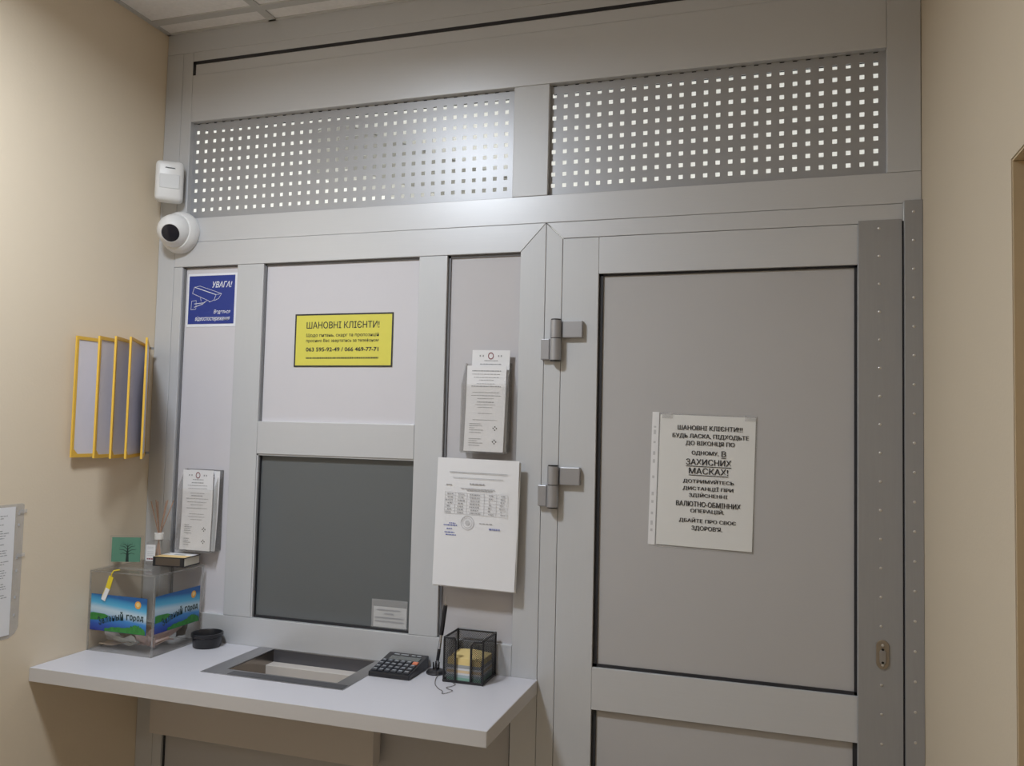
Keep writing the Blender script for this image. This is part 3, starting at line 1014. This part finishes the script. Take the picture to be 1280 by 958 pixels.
# ------------------------------------------------------------------ alarm sensor and dome camera
ms = thing('motion_sensor', 'white wall motion sensor above the dome camera in the left corner', 'motion sensor', (0.052, -0.028, 2.203), math.radians(38))
bm = bmesh.new(); box(bm, -0.036, 0.036, -0.034, 0.006, 0.0, 0.112)
finish(bm, 'housing', M_WHITEPL, ms, smooth=True, bevel=0.012, seg=4)
bpart('mount', M_WHITEPL, ms, -0.014, 0.014, 0.004, 0.018, 0.02, 0.095)
bpart('lens_window', M_WINDOWPL, ms, -0.025, 0.027, -0.0352, -0.030, 0.034, 0.074, bevel=0.002)
part('indicator_slot', M_BLACK, ms, lambda b: prism(b, [(-0.012, 0.0905), (0.0, 0.0895), (0.015, 0.0895), (0.013, 0.092), (-0.010, 0.093)], -0.0349, -0.033))

dc = thing('dome_camera', 'white dome security camera with a dark lens below the motion sensor', 'security camera', (0.080, 0, 2.124))
MY = Matrix.Rotation(math.pi / 2, 4, 'X')
part('base_ring', M_WHITEPL, dc, lambda b: lathe(b, [(0.0, 0.0005), (0.057, 0.0005), (0.059, 0.010), (0.056, 0.022), (0.050, 0.030), (0.0, 0.032)], 40, MY), smooth=True)
aim = Vector((0.42, -1.0, -0.42)).normalized()
MB = Matrix.Translation((0, -0.032, 0)) @ Vector((0, 0, 1)).rotation_difference(aim).to_matrix().to_4x4()
R_ = 0.046
prof = [(R_ * math.sin(a), R_ * math.cos(a)) for a in [math.radians(d) for d in range(175, 34, -10)]]
ball = part('eyeball', M_WHITEPL, dc, lambda b: lathe(b, [(0, -R_)] + prof + [(0.0245, R_ * 0.848), (0.0236, R_ * 0.82), (0, R_ * 0.82)], 40, MB), smooth=True)
part('lens', M_LENS, ball, lambda b: lathe(b, [(0.0233, R_ * 0.81), (0.0232, R_ * 0.850), (0.016, R_ * 0.885), (0, R_ * 0.90)], 32, MB), smooth=True)

# ------------------------------------------------------------------ yellow flip display on the left wall
fd = thing('flip_display', 'yellow framed flip pocket display mounted on the left wall by the corner', 'display rack', (0, -0.04, 1.507))
part('bracket', M_HINGE, fd, lambda b: (box(b, 0.0005, 0.004, -0.012, 0.022, 0.0, 0.302), box(b, 0.004, 0.026, 0.001, 0.011, 0.290, 0.296), box(b, 0.004, 0.026, 0.001, 0.011, 0.004, 0.010)))
PW, PH = 0.242, 0.300
for k, ang in enumerate((1.2, 15.3, 24.2, 31.85, 39.9)):
    b = bmesh.new()
    m = Matrix.Translation((0.008 + 0.0028 * k, 0, 0)) @ Matrix.Rotation(math.radians(-90 + ang), 4, 'Z')
    e, th = 0.0085, 0.0024
    for q in ((0.004, PW, -th, th, 0.0, e), (0.004, PW, -th, th, PH - e, PH), (PW - e * 0.8, PW, -th, th, e, PH - e), (0.004, 0.004 + e, -th, th, e, PH - e)):
        box(b, *q, m)
    for z0, s in ((e, 1),):
        pts = [(PW - e, z0), (PW - e, z0 + s * 0.011), (PW - e - 0.011, z0)]
        prism(b, pts, -th * 0.9, th * 0.9, m)
    fr = finish(b, 'pocket_frame', M_YFRAME, fd)
    b = bmesh.new()
    box(b, 0.010, PW - 0.004, -0.0008, 0.0008, 0.004, PH - 0.004, m)
    finish(b, 'page', M_PAGE, fr)

# document pocket on the left wall
ld = thing('wall_document', 'white text document in a clear punched pocket taped to the left wall', 'document', (0.0, -0.51, 1.101))
MW = Matrix.Rotation(math.radians(90), 4, 'Z')          # local x runs along the wall away from the viewer, face towards +x
part('pocket', M_POCKET, ld, lambda b: prism(b, [(-0.11, 0.0), (0.092, 0.0), (0.108, 0.008), (0.116, 0.022), (0.116, 0.300), (0.110, 0.303), (-0.11, 0.303)], -0.0012, -0.0004, MW))
bm = bmesh.new(); box(bm, -0.108, 0.092, -0.0022, -0.0014, 0.008, 0.297, MW)
finish(bm, 'paper', M_PAPER, ld)


def ldt(b):
    r = random.Random(9)
    z = 0.278
    for grp in (2, 1, 4, 1, 3, 2, 4, 3, 2):
        for _ in range(grp):
            dashes(b, -0.095, 0.082 - r.uniform(0, 0.022), z, 0.0017, -0.0022, r, 0.004, 0.013, 0.002, m=MW)
            z -= 0.0055
        z -= 0.0085


part('printed_text', M_GREYINK, ld, ldt)
for z in (0.28, 0.255, 0.18, 0.15, 0.09, 0.05):
    part('punched_hole', M_FAINT, ld, lambda b: box(b, 0.1005, 0.105, -0.0016, -0.0012, z - 0.003, z + 0.003, MW))
for z in (0.285, 0.185):
    part('tape', M_POCKET, ld, lambda b: box(b, 0.100, 0.122, -0.0028, -0.0022, z - 0.004, z + 0.004, MW))

# ------------------------------------------------------------------ donation box
BX, BY0, BY1, BH = 0.197, -0.188, -0.005, 0.198
db = thing('donation_box', 'clear acrylic donation box of crumpled banknotes on the counter by the left wall', 'donation box', (0.003, 0, CT))
t = 0.004
bpart('front_panel', M_ACRYL, db, 0, BX, BY0, BY0 + t, 0, BH)
bpart('back_panel', M_ACRYL, db, 0, BX, BY1 - t, BY1, 0, BH)
bpart('side_panel', M_ACRYL, db, 0, t, BY0 + t, BY1 - t, 0, BH)
bpart('side_panel', M_ACRYL, db, BX - t, BX, BY0 + t, BY1 - t, 0, BH)
bpart('bottom_panel', M_ACRYLEDGE, db, t, BX - t, BY0 + t, BY1 - t, 0.0005, 0.005)
lid = bpart('lid', M_ACRYL, db, -0.002, BX + 0.003, BY0 - 0.002, BY1 + 0.002, BH + 0.0002, BH + 0.0042)
for ya in (-0.155, -0.142):
    bpart('slot_edge', M_ACRYLEDGE, lid, 0.05, 0.15, ya, ya + 0.003, BH + 0.0043, BH + 0.0056)


def edges(b):
    e = 0.0016
    for x in (0, BX):
        for y in (BY0, BY1):
            box(b, x - e, x + e, y - e, y + e, 0, BH)
    for z in (0.001, BH):
        for y in (BY0, BY1):
            box(b, 0, BX, y - e, y + e, z - e * .6, z + e * .6)
        for x in (0, BX):
            box(b, x - e, x + e, BY0, BY1, z - e * .6, z + e * .6)


part('glued_edge', M_ACRYLEDGE, db, edges)


def sticker(parent, m, w, h):
    """printed landscape sticker, face towards local -y, origin at the lower left corner"""
    b = bmesh.new(); box(b, 0, w, -0.0008, 0, 0, h)
    s = finish(b, 'sticker', M_STICK, parent)
    s.matrix_local = m
    y = -0.0010
    b = bmesh.new()
    r = random.Random(2)

    def hill(x0, x1, zb, hh, y, n=26):
        pts = [(x0, zb)]
        for k in range(n + 1):
            u = k / n
            pts.append((x0 + (x1 - x0) * u, zb + hh * (0.35 + 0.65 * math.sin(math.pi * u) ** 0.6) * r.uniform(0.72, 1.0)))
        pts.append((x1, zb))
        vs = [b.verts.new((p[0], y, p[1])) for p in pts]
        b.faces.new(vs)
    hill(0.045, w * 0.99, 0.0006, 0.015, y)
    hill(w * 0.66, w * 0.99, 0.0006, 0.023, y - 0.0002)
    vs = [b.verts.new((p[0] * w, y, p[1] * h)) for p in ((0, 0.28), (0.12, 0.29), (0.24, 0.33), (0.34, 0.42), (0.26, 0.47), (0.16, 0.48), (0.05, 0.49), (0, 0.47))]
    b.faces.new(vs)
    finish(b, 'green_bank', M_LEAF, s)
    b = bmesh.new(); disc(b, w * 0.845, h * 0.80, 0.0095, 0.0095, y)
    finish(b, 'sun', M_SUN, s)
    b = bmesh.new(); disc(b, w * 0.845, h * 0.81, 0.0055, 0.0055, y - 0.0002)
    finish(b, 'sun_centre', M_SUNC, s)
    b = bmesh.new()
    word = 'Зеленый город'
    widths = {'З': .9, 'ы': 1.3, 'й': 1.0, ' ': .7, 'д': 1.1}
    tot = sum(widths.get(c, 0.95) for c in word)
    x = 0.0
    for c in word:
        wd = widths.get(c, 0.95)
        u = (x + wd * 0.5) / tot
        x += wd
        if c == ' ':
            continue
        cx, cz = w * (0.15 + 0.81 * u), h * (0.22 + 0.60 * u - 0.40 * u * u)
        th = math.atan2(h * (0.60 - 0.80 * u), w * 0.81)
        cw, ch = w * 0.81 * wd / tot * 0.43, 0.0070 * (1.55 if c in 'Зй' else 1.0)
        dz = 0.0
        if c == 'р':
            dz = -0.003
        if c in 'Зй':
            dz = 0.003
        mm = Matrix.Translation((cx, 0, cz)) @ Matrix.Rotation(-th, 4, 'Y')
        text(b, c, -cw, cw, -ch + dz, ch + dz, y - 0.0004, bold=0.03, m=mm)
    finish(b, 'lettering', M_STICKTXT, s)
    return s


sticker(db, Matrix.Translation((0.006, BY0 - 0.0003, 0.052)), 0.172, 0.090)
sticker(db, Matrix.Translation((BX + 0.0003, BY0 + 0.006, 0.055)) @ Matrix.Rotation(math.pi / 2, 4, 'Z'), 0.166, 0.092)
st_ = part('seal_tag', M_TAGY, db, lambda b: prism(b, [(0.0610, 0.191), (0.0740, 0.186), (0.0645, 0.156), (0.0515, 0.161)], BY0 - 0.004, BY0 - 0.0022), bevel=0.0004)
part('seal_tail', M_PAPER, st_, lambda b: prism(b, [(0.0515, 0.161), (0.0640, 0.156), (0.0510, 0.126), (0.0395, 0.131)], BY0 - 0.0038, BY0 - 0.0022))
part('seal_loop', M_TAGY, st_, lambda b: (tube(b, [(0.0675, BY0 - 0.003, 0.187), (0.070, BY0 - 0.005, 0.196), (0.074, BY0 - 0.003, 0.2035), (0.082, BY0 + 0.008, 0.2045)], 0.0016, 8)))
part('seal_edge', M_TAGY, st_, lambda b: tube(b, [(0.041, BY0 - 0.003, 0.136), (0.053, BY0 - 0.003, 0.163)], 0.0012, 6))


# banknotes in the box
def note(label, loc, rot, size, seed, material, amp=0.010):
    r = random.Random(seed)
    ph = [r.uniform(0, 6.28) for _ in range(6)]
    f = lambda u, v: amp * (math.sin(5 * u + ph[0]) * 0.7 + 0.5 * math.sin(9 * u + 4 * v + ph[1]) + 0.4 * math.sin(13 * v + 3 * u + ph[2]))
    b = bmesh.new()
    sheet(b, -size[0] / 2, size[0] / 2, -size[1] / 2, size[1] / 2, f, 0.0006, 16, 8)
    lo = min(v.co.y for v in b.verts)
    for v in b.verts:
        v.co.y -= 0
    o = finish(b, 'banknote', material, None, smooth=True)
    o.location = loc
    o.rotation_euler = [math.radians(a) for a in rot]
    tag(o, label, 'banknote', 'banknotes in the donation box')
    return o


N_PINK = mat('pinkish_note_print', (0.60, 0.45, 0.40), 0.7, noise=0.25, nscale=60)
N_BROWN = mat('brown_note_print', (0.48, 0.37, 0.26), 0.7, noise=0.3, nscale=70)
N_GREY = mat('grey_green_note_print', (0.56, 0.57, 0.52), 0.7, noise=0.25, nscale=70)
N_DARK = mat('dark_note_print', (0.13, 0.11, 0.09), 0.7, noise=0.3, nscale=70)
N_BLUE = mat('pale_blue_note_print', (0.66, 0.67, 0.70), 0.7, noise=0.2, nscale=70)
note('pink twisted banknote rising along the right side of the donation box', (0.166, -0.098, CT + 0.046), (24, -12, 80), (0.110, 0.048), 1, N_PINK, 0.005)
note('pink banknote leaning in the front corner of the donation box', (0.146, -0.148, CT + 0.028), (38, 14, 26), (0.050, 0.040), 2, N_PINK, 0.004)
note('brown banknote standing behind the front sticker', (0.112, -0.135, CT + 0.040), (22, 0, 6), (0.085, 0.056), 3, N_BROWN, 0.004)
note('grey-green banknote crumpled at the middle of the box front', (0.092, -0.156, CT + 0.025), (46, -12, -4), (0.066, 0.036), 4, N_GREY, 0.004)
note('pale blue banknote leaning at the left of the box front', (0.050, -0.148, CT + 0.027), (38, 14, -6), (0.070, 0.040), 5, N_BLUE, 0.004)
note('dark brown banknote at the back right of the donation box', (0.160, -0.030, CT + 0.040), (15, 0, 70), (0.030, 0.055), 6, N_DARK, 0.003)
note('brown banknote leaning behind the pale blue one at the left of the box', (0.055, -0.112, CT + 0.036), (30, -8, 10), (0.080, 0.052), 8, N_BROWN, 0.004)
note('grey-green banknote leaning at the back of the donation box', (0.090, -0.060, CT + 0.034), (28, 6, -12), (0.10, 0.05), 9, N_GREY, 0.004)

note('brown banknote lying flat at the front of the donation box floor', (0.060, -0.140, CT + 0.015), (88, 0, 12), (0.085, 0.050), 10, N_BROWN, 0.004)
note('pink banknote lying flat at the right of the donation box floor', (0.140, -0.110, CT + 0.016), (91, 0, 70), (0.080, 0.050), 11, N_PINK, 0.004)

# things on the donation box
LZ = CT + BH + 0.0044
gc = thing('greeting_card', 'small green card with a dark tree, in a clear stand on the donation box', 'card', (0.052, -0.125, LZ), math.radians(22))
bpart('card', M_GREENCARD, gc, -0.036, 0.036, -0.001, 0.0005, 0.012, 0.075)
bpart('stand_plate', M_ACRYL, gc, -0.042, 0.042, 0.0008, 0.0028, 0.0, 0.080)
bpart('stand_foot', M_ACRYL, gc, -0.042, 0.042, -0.030, 0.0008, 0.0, 0.002)


def tree(b):
    y = -0.0013
    pts = [(-0.004, 0.012), (0.004, 0.012), (0.003, 0.030), (0.0016, 0.046), (0.0, 0.062), (-0.0012, 0.046), (-0.003, 0.030)]
    vs = [b.verts.new((x + 0.004, y, z)) for x, z in pts]
    b.faces.new(vs)
    r = random.Random(6)
    for s in (-1, 1):
        for z0, L, up in ((0.030, 0.018, 0.006), (0.037, 0.021, 0.012), (0.044, 0.018, 0.016), (0.050, 0.012, 0.014)):
            p = (0.004, z0)
            for k in range(1, 8):
                u = k / 7
                q = (0.004 + s * L * math.sin(u * 1.9) , z0 + up * u + 0.003 * math.sin(u * 6))
                line(b, p, q, 0.0016 * (1.15 - u), y)
                p = q


part('tree_print', M_TREE, gc, tree)

rd = thing('reed_diffuser', 'clear glass reed diffuser bottle with brown sticks on the donation box', 'reed diffuser', (0.100, -0.062, LZ), math.radians(12))
bm = bmesh.new(); box(bm, -0.023, 0.023, -0.023, 0.023, 0.0, 0.062)
finish(bm, 'bottle', M_GLASSB, rd, smooth=True, bevel=0.005, seg=3)
part('neck', M_GLASSB, rd, lambda b: lathe(b, [(0.009, 0.060), (0.009, 0.068)], 20), smooth=True)
part('collar', M_WHITEPL, rd, lambda b: lathe(b, [(0.0, 0.066), (0.0115, 0.066), (0.0120, 0.068), (0.0120, 0.082), (0.0110, 0.083), (0.005, 0.083), (0.0, 0.080)], 28), smooth=True)
lb = bpart('label', M_PAPER, rd, -0.0215, 0.004, -0.0238, -0.0232, 0.012, 0.054)
part('label_print', M_REDINK, lb, lambda b: dashes(b, -0.018, 0.001, 0.0175, 0.0035, -0.0238, random.Random(1), 0.003, 0.006, 0.001))
part('label_print', M_FAINT, lb, lambda b: [dashes(b, -0.017, 0.0, z, 0.0014, -0.0238, random.Random(int(z * 1e4)), 0.002, 0.006, 0.001) for z in (0.048, 0.044, 0.036, 0.031, 0.027)])
for k, (dx, dy, L) in enumerate(((-0.030, 0.006, 0.085), (-0.008, -0.010, 0.090), (0.022, -0.004, 0.090), (0.030, 0.012, 0.088), (0.008, 0.015, 0.086), (-0.016, 0.014, 0.084))):
    part('reed_stick', M_REED, rd, lambda b: tube(b, [(-dx * 0.28, -dy * 0.28, 0.012), (dx * 0.1, dy * 0.1, 0.082), (dx, dy, 0.080 + L)], 0.0014, 8))

bk = thing('book', 'small thick book with a cream and yellow cover on top of the donation box', 'book', (0.145, -0.046, LZ), math.radians(7))
M_SPINE = mat('brown_book_spine', (0.10, 0.075, 0.055), 0.6)
bpart('pages', M_PAGES, bk, -0.038, 0.046, -0.033, 0.034, 0.0025, 0.0225)
part('cover', M_BLACK, bk, lambda b: (box(b, -0.043, 0.048, -0.036, 0.036, 0.0, 0.0025), box(b, -0.043, 0.048, -0.036, 0.036, 0.0225, 0.0245), box(b, -0.045, -0.040, -0.036, 0.036, 0.0, 0.0245), box(b, -0.043, 0.045, -0.037, -0.034, 0.0, 0.0245)), bevel=0.0006)
bpart('spine_label', M_SPINE, bk, -0.036, 0.034, -0.0374, -0.0368, 0.003, 0.0215)
part('cover_print', M_CREAM, bk, lambda b: box(b, -0.041, 0.046, -0.0355, -0.004, 0.0245, 0.0249))
part('cover_print', M_PAPER, bk, lambda b: box(b, -0.041, 0.046, -0.004, 0.0355, 0.0245, 0.0249))
part('title_mark', M_GREYINK, bk, lambda b: box(b, -0.010, 0.022, 0.002, 0.014, 0.0249, 0.0251))

# ------------------------------------------------------------------ round dish
dish = thing('round_dish', 'round black plastic dish on the counter beside the donation box', 'dish', (0.252, -0.046, CT))
part('bowl', M_BLACK, dish, lambda b: lathe(b, [(0.0, 0.0), (0.032, 0.0), (0.035, 0.003), (0.037, 0.026), (0.040, 0.028), (0.040, 0.036), (0.0375, 0.0365), (0.036, 0.034), (0.034, 0.010), (0.0, 0.008)], 40), smooth=True)

# ------------------------------------------------------------------ calculator
cc = thing('calculator', 'black desk calculator with an orange key right of the steel tray', 'calculator', (0.808, -0.064, CT), math.radians(0))
cw, cd, h0, h1 = 0.052, 0.057, 0.011, 0.029
part('body', M_BLACK, cc, lambda b: prism_yz(b, [(-cd, 0.0), (cd, 0.0), (cd, h1), (-cd, h0)], -cw, cw), bevel=0.002)
sl_ = (h1 - h0) / (2 * cd)
ms_ = Matrix.Translation((0, 0, h0 + cd * sl_)) @ Matrix.Rotation(math.atan(sl_), 4, 'X')
bm = bmesh.new(); box(bm, -0.036, 0.042, 0.016, 0.036, 0.0, 0.0010, ms_)
finish(bm, 'display', M_LCD, cc)
bm = bmesh.new()
for x0, x1 in ((-0.034, -0.020), (-0.016, 0.004), (0.012, 0.022), (0.026, 0.037)):
    box(bm, x0, x1, 0.044, 0.048, 0.0, 0.0008, ms_)
finish(bm, 'top_marking', M_KEYL, cc)
for j in range(4):
    for i in range(6):
        x, y = -0.041 + 0.0162 * i, 0.005 - 0.0165 * j
        m_ = ms_ @ Matrix.Translation((x, y, 0))
        b = bmesh.new(); box(b, -0.0066, 0.0066, -0.0058, 0.0058, -0.0005, 0.0032, m_)
        ky_ = finish(b, 'key', M_ORANGE if (i, j) == (5, 0) else M_KEY, cc, bevel=0.0008)
        if (i, j) != (5, 0):
            b = bmesh.new()
            box(b, -0.0040, 0.0040, -0.0006, 0.0030, 0.0033, 0.0036, m_)
            finish(b, 'key_mark', M_KEYL, ky_)
        else:
            ky_['label'] = 'orange key'

# ------------------------------------------------------------------ pen on its stand
ps = thing('pen_stand', 'black round pen stand with a bead chain left of the mesh holder', 'pen stand', (0.893, -0.040, CT))
part('base', M_BLACK, ps, lambda b: lathe(b, [(0.0, 0.0), (0.023, 0.0), (0.024, 0.003), (0.020, 0.007), (0.010, 0.010), (0.0, 0.0105)], 32), smooth=True)
for a_ in [0.5 + k * math.pi / 2 for k in range(4)]:
    part('socket_prong', M_BLACK, ps, lambda b: tube(b, [(0.0055 * math.cos(a_), 0.0055 * math.sin(a_), 0.008), (0.0068 * math.cos(a_), 0.0068 * math.sin(a_), 0.026)], 0.0028, 10, r1=0.0016), smooth=True)
CH = [(0.010, -0.016, 0.010), (0.014, -0.022, 0.003), (0.020, -0.050, 0.0013), (0.034, -0.085, 0.0013), (0.052, -0.110, 0.0013), (0.066, -0.122, 0.0013), (0.074, -0.140, 0.0013), (0.082, -0.130, 0.0013),
      (0.086, -0.112, 0.0013), (0.072, -0.104, 0.0014), (0.066, -0.096, 0.0015), (0.074, -0.084, 0.0013), (0.076, -0.068, 0.0013), (0.067, -0.060, 0.0013)]


def chain(b):
    pts = [Vector(p) for p in CH]
    fine = []
    for i in range(len(pts) - 1):
        p0, p1, p2, p3 = pts[max(i - 1, 0)], pts[i], pts[i + 1], pts[min(i + 2, len(pts) - 1)]
        for k in range(8):
            u = k / 8
            fine.append(0.5 * ((2 * p1) + (-p0 + p2) * u + (2 * p0 - 5 * p1 + 4 * p2 - p3) * u * u + (-p0 + 3 * p1 - 3 * p2 + p3) * u ** 3))
    tube(b, fine, 0.0004, 5)
    d = 0
    for a, c in zip(fine, fine[1:]):
        d += (c - a).length
        if d > 0.0028:
            d = 0
            bmesh.ops.create_icosphere(b, subdivisions=1, radius=0.00125, matrix=Matrix.Translation(c))


part('bead_chain', M_CHAIN, ps, chain, smooth=True)
pn = thing('pen', 'black and chrome ballpoint pen upright in the round stand', 'pen', (0.894, -0.040, CT + 0.012))
tip, topp = Vector((0, 0, 0)), Vector((0.0175, 0.004, 0.150))
at = lambda u: tip.lerp(topp, u)
part('barrel', M_CHROME, pn, lambda b: (tube(b, [at(0.0), at(0.10)], 0.0012, 14, r1=0.0035), tube(b, [at(0.10), at(0.52)], 0.0036, 14)), smooth=True)
part('grip', M_BLACK, pn, lambda b: (tube(b, [at(0.52), at(0.98)], 0.0052, 16), tube(b, [at(0.12), at(0.30)], 0.0040, 16)), smooth=True)
part('cap_ball', M_CHROME, pn, lambda b: (tube(b, [at(0.98), at(1.0)], 0.0030, 12), tube(b, [at(1.0), at(1.13)], 0.0008, 8)), smooth=True)

# ------------------------------------------------------------------ mesh note holder with note blocks
CX0, CX1, CY0, CY1, CHH = 0.934, 1.029, -0.094, -0.006, 0.100
nh = thing('note_holder', 'black wire mesh note holder with a slotted front at the counter end', 'note holder', (0, 0, CT))
SL0, SL1 = 0.962, 1.000
bpart('back_mesh', M_WIRE, nh, CX0, CX1, CY1 - 0.0008, CY1, 0.002, CHH)
bpart('side_mesh', M_WIRE, nh, CX0, CX0 + 0.0008, CY0, CY1, 0.002, CHH)
bpart('side_mesh', M_WIRE, nh, CX1 - 0.0008, CX1, CY0, CY1, 0.002, CHH)
bpart('front_mesh', M_WIRE, nh, CX0, SL0, CY0, CY0 + 0.0008, 0.002, CHH)
bpart('front_mesh', M_WIRE, nh, SL1, CX1, CY0, CY0 + 0.0008, 0.002, CHH - 0.008)
bpart('bottom', M_BLACK, nh, CX0, CX1, CY0, CY1, 0.0, 0.002)


def rims(b):
    r = 0.0026
    z = CHH
    zs = CHH
    tube(b, [(SL0, CY0, 0.002), (SL0, CY0, z - 0.006), (SL0 - 0.004, CY0, z), (CX0, CY0, z), (CX0, CY1, z), (CX1, CY1, z), (CX1, CY0 + 0.004, z), (CX1 - 0.004, CY0, z - 0.004), (SL1 + 0.006, CY0, z - 0.006), (SL1, CY0, z - 0.014), (SL1, CY0, 0.002)], r, 8)
    for x in (CX0, CX1):
        for y in (CY0, CY1):
            tube(b, [(x, y, 0), (x, y, z - 0.002)], r * 0.9, 8)
    tube(b, [(CX0, CY0, 0.003), (CX1, CY0, 0.003), (CX1, CY1, 0.003), (CX0, CY1, 0.003), (CX0, CY0, 0.003)], r * 1.3, 8)


part('wire_rim', M_BLACK, nh, rims, smooth=True)
N_G = mat('green_note_paper', (0.28, 0.50, 0.42), 0.8)
N_B = mat('pale_blue_note_paper', (0.40, 0.50, 0.54), 0.8)
N_W = mat('white_note_paper', (0.72, 0.72, 0.75), 0.8)
N_P = mat('peach_note_paper', (0.72, 0.56, 0.36), 0.8)
N_GR = mat('grey_note_paper', (0.36, 0.37, 0.38), 0.8)
N_Y = mat('yellow_note_paper', (0.80, 0.62, 0.27), 0.8)
z = CT + 0.0022
for nm, mm, hh, lab in (('green', N_G, 0.009, 'green note block at the bottom of the mesh holder'), ('blue', N_B, 0.006, 'pale blue note block on the green block in the mesh holder'),
                        ('white', N_W, 0.004, 'thin white note block just above the pale blue one'), ('peach', N_P, 0.006, 'peach note block in the middle of the mesh holder stack'),
                        ('white', N_W, 0.004, 'thin white note block just above the peach one'), ('grey', N_GR, 0.007, 'grey note block under the yellow notes in the mesh holder')):
    o = bpart('note_block', mm, None, CX0 + 0.006, CX1 - 0.006, CY0 + 0.005, CY1 - 0.005, 0, hh, loc=(0, 0, z))
    tag(o, lab, 'note block', 'note blocks in the mesh holder')
    z += hh + 0.0002
b = bmesh.new()
mm = Matrix.Translation((0, 0, z)) @ Matrix.Rotation(0, 4, 'X')
nx = 8
rows = []
for s in (0, 1):
    for yy in (CY0 + 0.006, CY1 - 0.006):
        rows.append([b.verts.new((CX0 + 0.007 + (CX1 - CX0 - 0.014) * i / nx, yy, (0 if s == 0 else 0.014 + 0.004 * math.sin(math.pi * (i / nx) * 0.9 + 0.5) * (1 if yy > -0.05 else 0.2)))) for i in range(nx + 1)])
for i in range(nx):
    b.faces.new((rows[0][i], rows[0][i + 1], rows[1][i + 1], rows[1][i]))
    b.faces.new((rows[2][i], rows[2][i + 1], rows[3][i + 1], rows[3][i]))
    b.faces.new((rows[0][i], rows[0][i + 1], rows[2][i + 1], rows[2][i]))
    b.faces.new((rows[1][i], rows[1][i + 1], rows[3][i + 1], rows[3][i]))
for e in (0, nx):
    b.faces.new((rows[0][e], rows[1][e], rows[3][e], rows[2][e]))
o = finish(b, 'note_block', N_Y, None, loc=(0, 0, z))
tag(o, 'curling yellow note block on top of the stack in the mesh holder', 'note block', 'note blocks in the mesh holder')
